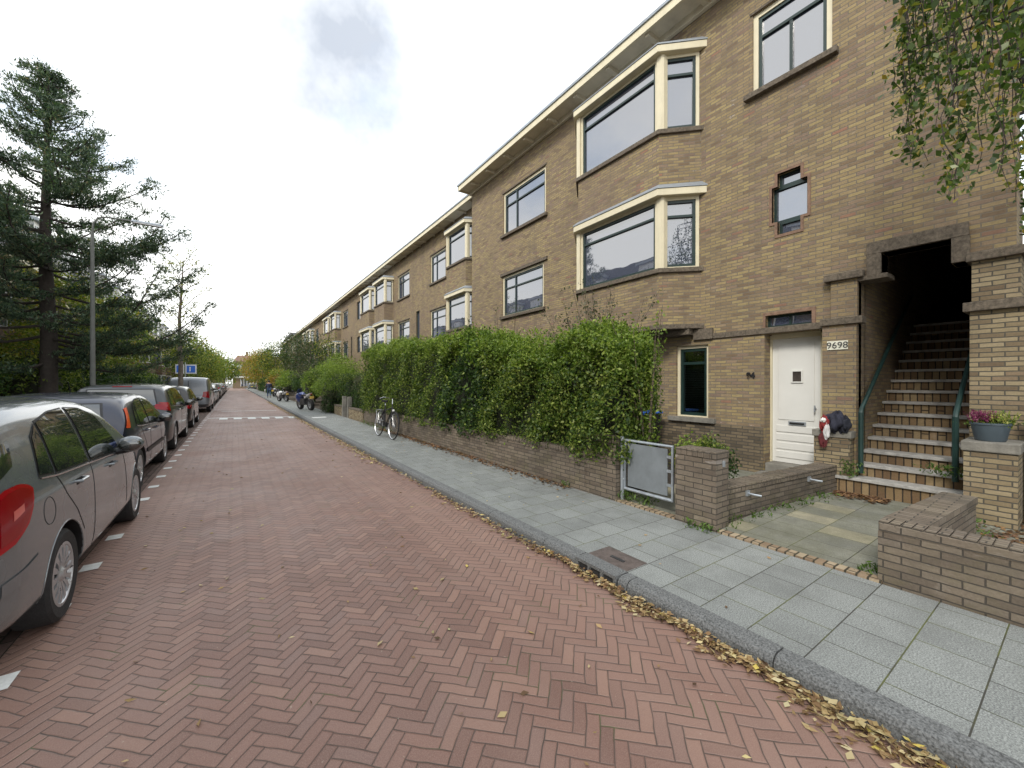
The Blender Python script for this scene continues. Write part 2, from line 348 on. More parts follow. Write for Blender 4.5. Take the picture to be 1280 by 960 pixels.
def world_loc(o):
    v = Vector((0, 0, 0))
    while o is not None: v = v+o.location; o = o.parent
    return v
def tag(o, label=None, cat=None, group=None, kind=None):
    if label: o['label'] = label
    if cat: o['category'] = cat
    if group: o['group'] = group
    if kind: o['kind'] = kind
    return o
def thing(name, loc, label, cat, group=None, rz=0.):
    o = bpy.data.objects.new(name, None); COL.objects.link(o); o.location = loc; o.rotation_euler.z = rz
    o.empty_display_size = .2
    return tag(o, label, cat, group)
def struct(o): o['kind'] = 'structure'; return o
def copy_tree(o, loc=None, label=None, group=None, parent=None):
    c = o.copy(); COL.objects.link(c)
    if parent is not None: c.parent = parent
    if loc is not None: c.location = loc
    if label: c['label'] = label
    if group: c['group'] = group
    for ch in list(o.children): copy_tree(ch, parent=c)
    return c

def raw(name, V, F, mats, mi=None, parent=None, loc=None, smooth=False):
    me = bpy.data.meshes.new(name); V = np.asarray(V, np.float32); F = np.asarray(F, np.int32)
    off = np.zeros(3, np.float32)
    if parent is not None: off = np.array(world_loc(parent), np.float32)
    elif loc is not None: off = np.array(loc, np.float32)
    V = V-off
    k = F.shape[1]
    me.vertices.add(len(V)); me.vertices.foreach_set('co', V.ravel())
    me.loops.add(F.size); me.loops.foreach_set('vertex_index', F.ravel())
    me.polygons.add(len(F)); me.polygons.foreach_set('loop_start', np.arange(0, F.size, k, dtype=np.int32))
    if not isinstance(mats, (list, tuple)): mats = [mats]
    for m in mats: me.materials.append(M[m] if isinstance(m, str) else m)
    if mi is not None: me.polygons.foreach_set('material_index', np.asarray(mi, np.int32))
    me.update(calc_edges=True); me.validate()
    o = bpy.data.objects.new(name, me); COL.objects.link(o)
    if parent is not None: o.parent = parent
    elif loc is not None: o.location = loc
    return o

def leafquads(P, size, up=.3, aspect=.55, dirs=None, flat=0.):
    """rhombic leaves at points P; each leaf a quad with a slight fold"""
    n = len(P); P = np.asarray(P, float)
    sz = size*rng.uniform(.45, 1.55, (n, 1))
    d = rng.normal(size=(n, 3)) if dirs is None else dirs+rng.normal(size=(n, 3))*.45
    if flat: d[:, 2] *= (1-flat)
    d /= np.linalg.norm(d, axis=1, keepdims=True)+1e-9
    w = rng.normal(size=(n, 3)); w[:, 2] *= (1-up)
    w -= d*(w*d).sum(1, keepdims=True); w /= np.linalg.norm(w, axis=1, keepdims=True)+1e-9
    a = P-d*sz*.5; c = P+d*sz*.5
    nn = np.cross(d, w)
    b = P+w*sz*aspect*.5+nn*sz*.10-d*sz*.05; e = P-w*sz*aspect*.5+nn*sz*.10-d*sz*.05
    V = np.stack([a, b, c, e], 1).reshape(-1, 3)
    F = np.arange(4*n).reshape(n, 4)
    return V, F

def leaves(name, P, size, mats, mi=None, parent=None, loc=None, **kw):
    V, F = leafquads(P, size, **kw)
    return raw(name, V, F, mats, mi, parent, loc)

def clumps(C, per, sig):
    C = np.asarray(C, float); n = len(C)
    P = np.repeat(C, per, 0)+rng.normal(size=(n*per, 3))*np.asarray(sig)
    return P
def sphere_pts(n):
    v = rng.normal(size=(n, 3)); return v/np.linalg.norm(v, axis=1, keepdims=True)
# ------------------------------------------------------------------ world, camera, sun
w = bpy.data.worlds.new('World'); S.world = w; w.use_nodes = True
wt = w.node_tree; wt.nodes.clear()
class WN(NT):
    def __init__(s): s.t = wt
k = WN(); wo = k.n('ShaderNodeOutputWorld'); bg = k.n('ShaderNodeBackground')
sky = k.n('ShaderNodeTexSky', sky_type='NISHITA', sun_disc=False, sun_elevation=math.radians(42), sun_rotation=math.radians(250), air_density=1.2, dust_density=2.)
tc = k.n('ShaderNodeTexCoord'); sp = k.n('ShaderNodeSeparateXYZ', {0: tc.outputs['Generated']})
den = k.math('MAXIMUM', k.math('ADD', sp.outputs[2], .25), .08)
cv = k.n('ShaderNodeCombineXYZ', {0: k.math('DIVIDE', sp.outputs[0], den), 1: k.math('DIVIDE', sp.outputs[1], den), 2: 0.}).outputs[0]
cl = k.noise(1.5, cv, 7, .52)
# sky coverage: thick bright cloud everywhere, thinner and greyer patches up high
veil = k.maprange(cl, .30, .52)
hi = k.maprange(sp.outputs[2], .30, .62, 0., .6)
cv2 = k.n('ShaderNodeVectorMath', {0: cv, 1: (3.1, 1.7, 0)}, operation='ADD').outputs[0]
grey = k.math('MULTIPLY', k.maprange(k.noise(1.15, cv2, 6, .5), .42, .60), hi)
cloudc = k.mix(grey, (11.2, 11.3, 11.1), (5.0, 5.5, 6.3))
# one grey cloud above the street
dv = k.n('ShaderNodeVectorMath', {0: tc.outputs['Generated'], 1: Vector((.179, .757, .628)).normalized()}, operation='DOT_PRODUCT').outputs['Value']
gc = k.math('MULTIPLY', k.maprange(k.math('ADD', dv, k.math('MULTIPLY', k.noise(5., tc.outputs['Generated'], 5, .6), .035)), 1.002, 1.016), .85)
cloudc = k.mix(gc, cloudc, (3.4, 3.8, 4.5))
skyc = k.mix(1., sky.outputs[0], (2.0, 2.0, 2.0), 'MULTIPLY')
skyc = k.mix(.55, skyc, (5.6, 6.6, 7.8))
col = k.mix(k.math('MAXIMUM', veil, k.maprange(sp.outputs[2], .5, .2)), skyc, cloudc)
k.l(col, bg.inputs[0]); bg.inputs[1].default_value = .085
k.l(bg.outputs[0], wo.inputs[0])

sd = bpy.data.lights.new('sun', 'SUN'); sd.energy = 1.3; sd.angle = math.radians(12); sd.color = (1, .95, .87)
so = bpy.data.objects.new('sun', sd); COL.objects.link(so)
az, el = math.radians(250), math.radians(42)   # light comes from behind-left of the camera
dirv = Vector((math.sin(az)*math.cos(el), math.cos(az)*math.cos(el), math.sin(el)))
so.rotation_euler = dirv.to_track_quat('Z', 'Y').to_euler(); so.location = dirv*50

cd = bpy.data.cameras.new('camera'); cam = bpy.data.objects.new('camera', cd); COL.objects.link(cam); S.camera = cam
cd.sensor_width = 36; cd.lens = 36*503/1280; cd.clip_end = 2000; cd.clip_start = .05
yaw = math.atan(347/503)
cam.location = (0, 0, 1.6)
cam.rotation_euler = (math.radians(90)-math.atan(1.5/503)*1, 0, -yaw)
S.view_settings.view_transform = 'Standard'; S.view_settings.look = 'None'; S.view_settings.exposure = .95; S.view_settings.gamma = 1
S.render.engine = 'CYCLES'
S.cycles.max_bounces = 6; S.cycles.transparent_max_bounces = 12

# ------------------------------------------------------------------ ground, road, pavements
KX = 2.42; SW = .10
def sheet(name, x0, x1, y0, y1, z, mat, ny=1):
    b = MB(); b.quad((x0, y0, z), (x1, y0, z), (x1, y1, z), (x0, y1, z)); return struct(b.build(name, mat))
sheet('ground', -600, 600, -300, 900, -.03, 'ground')
sheet('road', -1.12, KX, -12, 150, 0., 'road')
sheet('parking_lane', -3.12, -1.12, -12, 150, .002, 'lane_brick')
sheet('cross_street', -60, 60, 150, 158, .0, 'road')
b = MB(); b.box(KX+.14, 3.97, -12, 150, -.02, SW); struct(b.build('pavement', 'slab'))
b = MB(); b.box(-5.3, -3.26, -12, 150, -.02, SW); struct(b.build('far_side_pavement', 'slab'))
def kerb(name, x0, x1, front, skip=None):
    b = MB(); y = -12.
    while y < 150:
        y1 = y+1.0
        segs = [(y, y1)]
        if skip and y < skip[1] and y1 > skip[0]: segs = [(y, skip[0]), (skip[1], y1)]
        for a, c in segs:
            if c-a < .02: continue
            dx = random.uniform(-.004, .004); dz = random.uniform(-.003, .003)
            f0, f1 = (x0, x1) if front < 0 else (x1, x0)
            sg = 1 if front < 0 else -1
            prof = [(f0-.0*sg+dx, -.05), (f0+.012*sg+dx, SW-.035), (f0+.03*sg+dx, SW-.008), (f0+.06*sg+dx, SW+.002+dz), (f1, SW+.002+dz), (f1, -.05)]
            vs = [(p[0], yy, p[1]) for yy in (a+.004, c-.004) for p in prof]; n = len(prof)
            b.add(vs, [tuple(range(n)), tuple(range(n, 2*n))[::-1]]+[(i, (i+1) % n, n+(i+1) % n, n+i) for i in range(n)])
        y = y1
    return struct(b.build(name, 'kerb'))
kerb('kerb', KX, KX+.14, -1, skip=(2.09, 2.55))
kerb('far_side_kerb', -3.26, -3.12, 1)
# thin strip under kerb joints
b = MB(); b.box(KX+.02, KX+.14, -12, 150, -.04, SW-.03); struct(b.build('kerb_bed', 'darkiron'))
# yards
sheet('garden_ground', 3.97, 30, -12, .80, .085, 'soil')
sheet('garden_ground', 3.97, 7.8, 2.1, 150, .086, 'soil')
sheet('yard_paving', 4.07, 7.0, .75, 2.2, .112, 'slab_yard')
sheet('yard_paving', 5.35, 7.6, -2.0, .75, .108, 'slab_yard')
sheet('front_path', 4.07, 7.5, 2.55, 3.5, .110, 'slab_yard')
b = MB(); b.box(3.97, 4.07, .90, 2.14, .02, .118); b.box(3.97, 4.07, 2.62, 3.45, .02, .118); struct(b.build('brick_edging', 'soldier'))
sheet('far_side_gardens', -7.6, -5.3, -12, 150, .09, 'soil')

# parking lane markings: short white stones along the lane edge
b = MB(); y = .75; i = 0
rows = []
while y < 75:
    jx = random.uniform(-.01, .01)
    b.quad((-1.09+jx, y, .006), (-.97+jx, y+.01, .006), (-.97+jx, y+.17, .006), (-1.09+jx, y+.16, .006)); y += .82
o = b.build('parking_lane_marks', 'marking'); struct(o)
# raised table markings across the road
b = MB()
b.quad((-1.0, 22.6, .006), (2.38, 21.4, .006), (2.38, 21.62, .006), (-1.0, 22.84, .006))
for i in range(6):
    x = -.55+i*.52; yy = 22.6-(x+1)*.355
    b.add([(x, yy-.9, .0065), (x+.30, yy-.98, .0065), (x+.30, yy, .0065), (x, yy, .0065)], [(0, 1, 2, 3)])
b.quad((-.6, 27.6, .006), (2.0, 26.9, .006), (2.0, 27.1, .006), (-.6, 27.8, .006))
struct(b.build('road_table_markings', 'marking'))
b = MB(); b.quad((2.75, 18.9, SW+.004), (3.3, 18.9, SW+.004), (3.3, 19.3, SW+.004), (2.75, 19.3, SW+.004)); struct(b.build('pavement_white_slab', 'marking'))

# storm drain
t = thing('storm_drain', (2.5, 2.31, 0), 'rusty iron drain cover in pavement with black kerb inlet', 'drain cover')
b = MB(); b.box(2.56, 2.82, 2.11, 2.53, .02, SW+.004); b.build('cover', 'iron', t, bevel=.004)
b = MB(); b.box(2.66, 2.69, 2.23, 2.37, SW, SW+.010); b.build('lift_bar', 'darkiron', t)
b = MB()
b.box(KX-.002, KX+.14, 2.10, 2.54, SW-.022, SW+.004); b.box(KX-.002, KX+.14, 2.10, 2.54, -.02, .012)
for yy in (2.10, 2.235, 2.375, 2.515): b.box(KX-.002, KX+.14, yy, yy+.025, .012, SW-.022)
b.build('inlet_frame', 'kerb', t)
b = MB(); b.box(KX+.10, KX+.135, 2.12, 2.52, .0, SW-.02); b.build('inlet_back', 'dark', t)

# ------------------------------------------------------------------ walls with openings
def wall_holes(b, x, d, y0, y1, z0, z1, holes, back=True):
    """wall facing -x, front plane at x, thickness d"""
    ys = sorted({y0, y1, *[h[0] for h in holes], *[h[1] for h in holes]}); ys = [v for v in ys if y0 <= v <= y1]
    zs = sorted({z0, z1, *[h[2] for h in holes], *[h[3] for h in holes]}); zs = [v for v in zs if z0 <= v <= z1]
    def solid(i, j):
        if i < 0 or j < 0 or i >= len(ys)-1 or j >= len(zs)-1: return None
        yc = (ys[i]+ys[i+1])/2; zc = (zs[j]+zs[j+1])/2
        return not any(h[0] < yc < h[1] and h[2] < zc < h[3] for h in holes)
    for i in range(len(ys)-1):
        for j in range(len(zs)-1):
            if not solid(i, j): continue
            a, c, e, f = ys[i], ys[i+1], zs[j], zs[j+1]
            b.quad((x, a, e), (x, a, f), (x, c, f), (x, c, e))
            if solid(i-1, j) is not True: b.quad((x, a, e), (x+d, a, e), (x+d, a, f), (x, a, f))
            if solid(i+1, j) is not True: b.quad((x, c, e), (x, c, f), (x+d, c, f), (x+d, c, e))
            if solid(i, j-1) is not True: b.quad((x, a, e), (x, c, e), (x+d, c, e), (x+d, a, e))
            if solid(i, j+1) is not True: b.quad((x, a, f), (x+d, a, f), (x+d, c, f), (x, c, f))

def window(root, p0, p1, z0, z1, cas=.06, fr=.045, mull=(), trans=None, rec=.06, glass='glass', casz=None, transfull=True, name='window', caslr=None):
    """window whose plan line runs p0->p1 with outside on the left; casing > frame, pane"""
    L = math.hypot(p1[0]-p0[0], p1[1]-p0[1]); cz = cas if casz is None else casz
    cl = cas if caslr is None else caslr
    b = MB()
    if cas > 0:
        b.obox(p0, p1, 0, cl, rec, rec+.09, z0, z1); b.obox(p0, p1, L-cl, L, rec, rec+.09, z0, z1)
        b.obox(p0, p1, cl, L-cl, rec+.002, rec+.09, z1-cz, z1); b.obox(p0, p1, cl, L-cl, rec+.002, rec+.09, z0, z0+cz*.5)
    else:
        b.obox(p0, p1, 0, L, rec+.10, rec+.12, z0, z1)
    wd = b.build(name, 'cream' if cas > 0 else 'green', root)
    a0, a1, b0, b1 = cl, L-cl, z0+cz*.5, z1-cz
    f = MB(); r = rec+.02
    f.obox(p0, p1, a0, a0+fr, r, r+.06, b0, b1); f.obox(p0, p1, a1-fr, a1, r, r+.06, b0, b1)
    f.obox(p0, p1, a0+fr, a1-fr, r, r+.06, b1-fr, b1); f.obox(p0, p1, a0+fr, a1-fr, r, r+.06, b0, b0+fr)
    tz = b1
    if trans is not None:
        tz = b0+(b1-b0)*trans; f.obox(p0, p1, a0+fr, a1-fr, r-.004, r+.055, tz-fr*.45, tz+fr*.45)
    for m in mull:
        s = a0+(a1-a0)*m; top = tz-fr*.45 if (trans is not None and not transfull) else b1-fr
        f.obox(p0, p1, s-fr*.45, s+fr*.45, r+.003, r+.052, b0+fr, top)
    f.build('window_frame', 'green', wd)
    g = MB(); g.obox(p0, p1, a0+fr*.5, a1-fr*.5, r+.035, r+.041, b0+fr*.5, b1-fr*.5)
    g.build('pane', glass, wd)
    return wd

def bayz(root, xf, xw, ya, yb, yc, yd, levels, solids, cor=.12, sidew=True):
    """ya<yb<yc<yd : wall, corner, corner, wall. levels: (z0,z1) glazed storeys; solids: brick zones"""
    def poly(o, k=.42): return [(xw, ya-o), (xf-o, yb-o*k), (xf-o, yc+o*k), (xw, yd+o)]
    for z0, z1 in solids:
        b = MB(); P = poly(0); b.prism([P[0], P[3], P[2], P[1]][::-1], z0, z1); b.build('bay_wall', 'brick', root)
    P = poly(0)
    for z0, z1 in levels:
        b = MB(); Q = poly(.055); b.prism(Q, z0-.085, z0); b.build('window_sill', 'stone', root, bevel=.008)
        b = MB(); Q = poly(.11); b.prism(Q, z1, z1+.13); 
        b.build('bay_cornice', 'cream', root, bevel=.01)
        b = MB(); Q = poly(.125); Q2 = poly(.02); b.prism(Q, z1+.132, z1+.15); b.prism(Q, z1+.1501, z1+.24, Q2); b.build('lead_flashing', 'zinc', root)
        # corner posts
        for c, s in ((P[1], 1), (P[2], -1)):
            b = MB(); b.prism([(c[0], c[1]-.055*s*1.0+.0), (c[0], c[1]+.05*s), (c[0]+.12, c[1]+.05*s), (c[0]+.12, c[1]-.10*s), (c[0]+.035, c[1]-.085*s)], z0, z1)
            b.build('corner_post', 'cream', root)
        e = .06
        window(root, (xf, P[1][1]+e*1), (xf, P[2][1]-e), z0, z1, cas=.05, fr=.045, trans=.78, rec=.035)
        d = Vector((P[1][0]-P[0][0], P[1][1]-P[0][1])); Ls = d.length; d.normalize()
        a = (P[0][0]+d.x*.03, P[0][1]+d.y*.03); c = (P[1][0]-d.x*.05, P[1][1]-d.y*.05)
        window(root, a, c, z0, z1, cas=.06, fr=.05, trans=.76, rec=.02)
        d = Vector((P[3][0]-P[2][0], P[3][1]-P[2][1])).normalized()
        a = (P[2][0]+d.x*.05, P[2][1]+d.y*.05); c = (P[3][0]-d.x*.03, P[3][1]-d.y*.03)
        window(root, a, c, z0, z1, cas=.06, fr=.05, trans=.76, rec=.02)

def text_mesh(name, s, size, mat, parent, loc, ext=.004, rz=-PI/2, bold=.0):
    cu = bpy.data.curves.new(name, 'FONT'); cu.body = s; cu.size = size; cu.extrude = ext; cu.offset = bold
    cu.align_x = 'CENTER'; cu.align_y = 'CENTER'
    o = bpy.data.objects.new(name+'_tmp', cu); COL.objects.link(o)
    dg = bpy.context.evaluated_depsgraph_get(); me = bpy.data.meshes.new_from_object(o.evaluated_get(dg))
    bpy.data.objects.remove(o); me.materials.clear(); me.materials.append(M[mat])
    o = bpy.data.objects.new(name, me); COL.objects.link(o)
    if parent is not None: o.parent = parent; o.location = Vector(loc)-world_loc(parent)
    else: o.location = loc
    o.rotation_euler = (PI/2, 0, rz); return o

# ------------------------------------------------------------------ near building
F = 7.15
nb = thing('apartment_building', (F, 6.7, 0), 'yellow brown brick three storey block with white door and stair opening', 'building')
holes = [(2.18, 3.27, 6.42, 7.74), (2.57, 2.89, 4.73, 4.93), (2.48, 2.97, 4.17, 4.73), (2.57, 2.89, 3.96, 4.17),
         (2.42, 3.06, 2.50, 2.69), (2.27, 3.08, 0.0, 2.40), (4.03, 4.68, .95, 2.31), (5.12, 5.86, .95, 2.31), (6.3, 7.0, .95, 2.31),
         (8.71, 10.85, 6.33, 7.67), (8.80, 10.91, 3.73, 5.02), (.99, 1.63, 3.04, 3.34), (.83, 1.87, 0.0, 3.04),
         (8.8, 10.9, .95, 2.31)]
b = MB(); wall_holes(b, F, .28, .50, 12.94, 0, 8.56, holes)
# sides, back and top
b.quad((F, 12.94, 0), (F, 12.94, 8.56), (17, 12.94, 8.56), (17, 12.94, 0))
b.quad((F, .50, 0), (16.5, 1.9, 0), (16.5, 1.9, 8.56), (F, .50, 8.56))
b.quad((17, 12.94, 0), (17, 12.94, 8.56), (16.5, 1.9, 8.56), (16.5, 1.9, 0))
b.build('wall', 'brick', nb)
b = MB(); b.box(F-.018, F+.02, 3.09, 4.15, 0, .86); b.box(F-.018, F+.02, 4.15, 12.9, 0, .86); b.build('plinth', 'brick_low', nb)
# roof and eaves
b = MB(); b.prism([(6.70, .3), (17, .3), (17, 13.08), (6.70, 13.08)], 8.62, 8.70); b.build('roof', 'roof', nb)
b = MB(); b.box(6.72, F+.02, .28, 13.05, 8.562, 8.60); b.build('soffit', 'soffit', nb)
b = MB(); b.box(6.66, 6.718, .26, 13.09, 8.51, 8.67); b.box(6.66, F+.3, 13.055, 13.10, 8.51, 8.67); b.build('fascia', 'cream', nb, bevel=.006)
b = MB(); b.box(6.63, 6.70, .25, 13.12, 8.672, 8.735); b.box(6.70, F+.3, 13.05, 13.12, 8.703, 8.735); b.build('gutter', 'zinc', nb, bevel=.006)
b = MB(); b.box(F-.075, F-.002, .5, 13.0, 8.43, 8.561); b.build('wall_plate', 'soffit', nb)
y = .9
while y < 13:
    b = MB(); b.box(6.74, F-.08, y, y+.09, 8.47, 8.561); b.build('rafter_end', 'soffit', nb); y += 1.03
# bays
bayz(nb, 6.62, F, 4.17, 4.70, 6.87, 7.40, [(3.76, 5.10), (6.37, 7.78)], [(2.70, 3.674), (5.345, 6.284)])
b = MB(); b.prism([(F, 4.10), (6.56, 4.67), (6.56, 6.90), (F, 7.47)], 2.61, 2.699); b.build('bay_base_slab', 'stone', nb, bevel=.01)
# flat windows
window(nb, (F, 2.18), (F, 3.27), 6.42, 7.74, cas=.075, fr=.05, mull=(.5,), trans=.72, transfull=False, rec=.03)
window(nb, (F, 8.71), (F, 10.85), 6.33, 7.67, cas=.07, fr=.045, mull=(.70,), trans=.72, rec=.03)
window(nb, (F, 8.80), (F, 10.91), 3.73, 5.02, cas=.07, fr=.045, mull=(.70,), trans=.72, rec=.03)
window(nb, (F, 8.8), (F, 10.9), .95, 2.31, cas=.07, fr=.045, mull=(.5,), trans=.72, rec=.03)
window(nb, (F, 2.57), (F, 2.89), 4.73, 4.93, cas=0, fr=.035, rec=.06)
window(nb, (F, 2.48), (F, 2.97), 4.17, 4.73, cas=0, fr=.035, rec=.06)
window(nb, (F, 2.57), (F, 2.89), 3.96, 4.17, cas=0, fr=.035, rec=.06)
window(nb, (F, 2.42), (F, 3.06), 2.50, 2.69, cas=0, fr=.03, rec=.06, mull=(.5,))
for ya in (4.03, 5.12, 6.3):
    yb = ya+(.65 if ya < 5 else .72)
    window(nb, (F, ya), (F, yb), .95, 2.31, cas=.055, fr=.055, trans=.78, rec=.05, glass='clear')
    b = MB()
    z = 1.02
    while z < 1.98: b.add([(F+.15, ya+.08, z), (F+.165, ya+.08, z+.026), (F+.165, yb-.08, z+.026), (F+.15, yb-.08, z)], [(0, 1, 2, 3)]); z += .034
    b.build('blind', 'blind', nb)
    b = MB(); b.box(F+.30, F+.9, ya-.2, yb+.2, .7, 2.5); b.build('room', 'dark', nb)
# brick trims round the small window
b = MB()
for (a, c, e, f) in [(2.53, 2.93, 4.93, 4.965), (2.89, 2.93, 4.73, 4.93), (2.53, 2.57, 4.73, 4.93), (2.97, 3.01, 4.13, 4.77), (2.44, 2.48, 4.13, 4.77), (2.93, 2.97, 4.73, 4.77), (2.48, 2.53, 4.73, 4.77), (2.53, 2.93, 3.915, 3.96), (2.53, 2.57, 3.96, 4.17), (2.89, 2.93, 3.96, 4.17), (2.93, 2.97, 4.13, 4.17), (2.48, 2.53, 4.13, 4.17)]:
    b.box(F-.012, F+.04, a, c, e, f)
b.build('window_surround', 'trim', nb)
# sills and lintels
for (a, c, z, dz, pr) in [(2.10, 3.38, 6.335, .085, .09), (8.62, 10.95, 6.245, .085, .08), (8.72, 11.0, 3.645, .085, .08), (3.88, 4.82, .865, .085, .08), (5.0, 7.2, .865, .085, .08), (8.7, 11, .865, .085, .08)]:
    b = MB(); b.box(F-pr, F+.05, a, c, z, z+dz); b.build('window_sill', 'stone' if z > 2 else 'stone_light', nb, bevel=.006)
for (a, c, z, dz, pr) in [(8.62, 10.98, 5.02, .09, .05), (8.66, 10.9, 7.672, .05, .02), (2.14, 3.31, 7.742, .045, .02)]:
    b = MB(); b.box(F-pr, F+.05, a, c, z, z+dz); b.build('window_lintel', 'stone', nb, bevel=.006)
# stone band above door, canopy by bay
b = MB(); b.box(F-.03, F+.02, 2.27, 3.93, 2.40, 2.498); b.build('stone_band', 'stone', nb, bevel=.008)
b = MB(); b.box(F-.05, F+.02, 3.93, 4.30, 2.40, 2.60); b.box(F-.20, F+.02, 4.3, 7.4, 2.50, 2.608); b.build('stone_canopy', 'stone', nb, bevel=.008)
b = MB(); b.box(F-.016, F+.02, 2.37, 2.42, 2.50, 2.74); b.box(F-.016, F+.02, 3.06, 3.10, 2.50, 2.74); b.box(F-.016, F+.02, 2.42, 3.06, 2.69, 2.74); b.build('transom_surround', 'trim', nb)
# door, recessed
D = F+.25
d = MB(); d.box(D, D+.05, 2.38, 3.06, .30, 2.32)
d.box(D-.010, D+.01, 2.47, 2.97, 1.0, 2.22)
for z in (.38, .52, .66, .80): d.box(D-.012, D+.01, 2.44, 3.0, z, z+.105)
dd = d.build('door', 'white', nb, bevel=.004)
b = MB(); b.box(D-.02, D+.0, 2.58, 2.82, .92, .98); b.build('letterbox', 'galv', dd)
b = MB(); b.box(D-.03, D+.0, 2.60, 2.80, .938, .962); b.build('letterbox_slot', 'dark', dd)
b = MB()
for q in ((2.62, 2.64, 1.60, 1.80), (2.76, 2.78, 1.60, 1.80), (2.64, 2.76, 1.60, 1.62), (2.64, 2.76, 1.78, 1.80)): b.box(D-.028, D-.008, *q)
b.build('spyhole_trim', 'white', dd)
b = MB(); b.box(D-.015, D-.009, 2.64, 2.76, 1.62, 1.78); b.build('door_pane', 'barkdark', dd)
b = MB(); b.tube([(D-.05, 2.45, 1.15), (D-.05, 2.45, 1.25)], .012); b.tube([(D-.05, 2.45, 1.2), (D, 2.45, 1.2)], .01); b.build('door_knob', 'galv', dd)
b = MB(); b.box(D-.04, D+.05, 3.06, 3.10, .25, 2.38); b.box(D-.04, D+.05, 2.27, 2.38, .25, 2.38); b.box(D-.038, D+.05, 2.38, 3.06, 2.32, 2.40); b.build('door_frame', 'cream', nb)
b = MB(); b.box(F-.25, D+.1, 2.26, 3.12, 0, .16); b.box(F+.0, D+.1, 2.28, 3.07, .16, .295); b.build('doorstep', 'stone_light', nb, bevel=.01)
# pilaster left of stairs
b = MB(); b.box(F-.10, F+.1, 1.87, 2.26, 0, 2.42); b.box(F-.07, F+.1, 1.87, 2.17, 2.52, 3.05); b.build('pilaster', 'brick', nb)
b = MB(); b.box(F-.14, F+.05, 1.80, 2.28, 2.422, 2.518); b.build('pilaster_band', 'stone', nb, bevel=.008)
b = MB(); b.box(F-.13, F+.05, 1.80, 2.24, 3.052, 3.15); b.build('pilaster_cap', 'stone', nb, bevel=.008)
# stone surround over the stair opening
b = MB(); b.box(F-.05, F+.30, .85, 1.78, 3.34, 3.50); b.box(F-.049, F+.30, 1.63, 1.78, 3.06, 3.339); b.box(F-.049, F+.30, .84, .99, 3.04, 3.339); b.box(F-.06, F+.28, 1.56, 1.92, 3.0, 3.059); b.build('stair_opening_surround', 'stone', nb, bevel=.006)
# right pier
b = MB(); b.box(F-.12, F+.25, .42, .83, .1, 2.42); b.box(F-.09, F+.25, .46, .82, 2.53, 3.0); b.build('pier', 'brick_pier', nb)
b = MB(); b.box(F-.18, F+.28, .36, .88, 2.422, 2.528); b.build('pier_band', 'stone', nb, bevel=.01)
b = MB(); b.box(F-.15, F+.28, .38, .86, 3.002, 3.10); b.build('pier_cap', 'stone', nb, bevel=.01)
# stairwell: walls, steps
b = MB()
b.quad((F+.25, 1.87, 0), (F+.25, 1.87, 3.34), (13, 1.87, 5.5), (13, 1.87, 0)); b.quad((F+.25, .83, 0), (13, .83, 0), (13, .83, 5.5), (F+.25, .83, 3.34))
b.build('stairwell_wall', 'brick', nb)
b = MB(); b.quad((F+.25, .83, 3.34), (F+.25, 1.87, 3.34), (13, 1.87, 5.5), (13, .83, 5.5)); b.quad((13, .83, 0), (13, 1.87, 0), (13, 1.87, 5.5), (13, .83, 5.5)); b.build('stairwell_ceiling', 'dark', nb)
gx, rz = .23, .165
st = MB(); 
for n in range(15):
    x = 6.82+gx*n+.03; yl = 1.865 if n else 2.02
    st.box(x, x+gx+.03, .835, yl, (.0 if n == 0 else .33+rz*(n-1)), .33+rz*n-.04)
st.box(6.82+gx*15, 12.9, .835, 1.865, 2.3, .33+rz*14)
st.build('stair_risers', 'riser', nb)
for n in range(15):
    x = 6.82+gx*n; yl = 1.865 if n else 2.04
    b = MB(); b.box(x, x+gx+.028, .834, yl, .33+rz*n-.04, .33+rz*n); b.build('stair_tread', 'wood', nb, bevel=.006)
# pedestals beside the steps
b = MB(); b.box(6.87, 7.05, 1.89, 2.30, .1, .84); o = b.build('pedestal', 'brick_pier', nb)
b = MB(); b.box(6.85, 7.05, 1.87, 2.32, .842, .935); b.build('pedestal_cap', 'stone_light', nb, bevel=.008)
b = MB(); b.box(6.50, 7.03, .44, .81, .1, .87); b.build('pedestal', 'brick_pier', nb)
b = MB(); b.box(6.48, 7.03, .42, .83, .872, .975); b.build('pedestal_cap', 'stone_light', nb, bevel=.012)
# plaque and number
b = MB(); b.box(F-.112, F-.101, 1.96, 2.20, 2.07, 2.195); pl = b.build('number_plaque', 'plate', nb, bevel=.003)
text_mesh('plaque_numerals', '9698', .125, 'darkiron', pl, (F-.116, 2.08, 2.13), .002)
text_mesh('house_number', '94', .135, 'black', nb, (F-.012, 3.29, 1.72), .008, bold=.004)
# handrails
for yy, xp in ((1.80, 6.98), (.93, 6.96)):
    t = thing('handrail', (xp, yy, .4), 'dark green steel handrail on the %s' % ('left wall side of the brick stairs' if yy > 1.5 else 'right of the stairs beside heather pot'), 'handrail')
    z0 = .36 if yy < 1.5 else .30
    b = MB(); b.tube([(xp, yy, z0+.08), (xp, yy, 1.20)], .030); b.build('post', 'railpaint', t, smooth=True)
    b = MB(); b.tube([(xp, yy, 1.18), (xp+.03, yy, 1.25), (xp+.9, yy, 1.25+.87*.717), (xp+2.6, yy, 1.25+2.57*.717)], .026); b.build('rail', 'railpaint', t, smooth=True)
    if yy < 1.5: b = MB(); b.tube([(xp+2.0, yy, 1.6), (xp+2.0, yy, 2.6)], .02); b.build('post', 'railpaint', t)
# downpipe at the junction
t = thing('drainpipe', (7.69, 13.1, 0), 'thin brown drainpipe in the corner where the facades step', 'drainpipe')
b = MB(); b.tube([(7.70, 13.25, 0), (7.70, 13.25, 6.2), (7.70, 13.05, 6.35), (7.70, 13.02, 8.5)], .03, 6); b.build('pipe', 'brick_low', t)

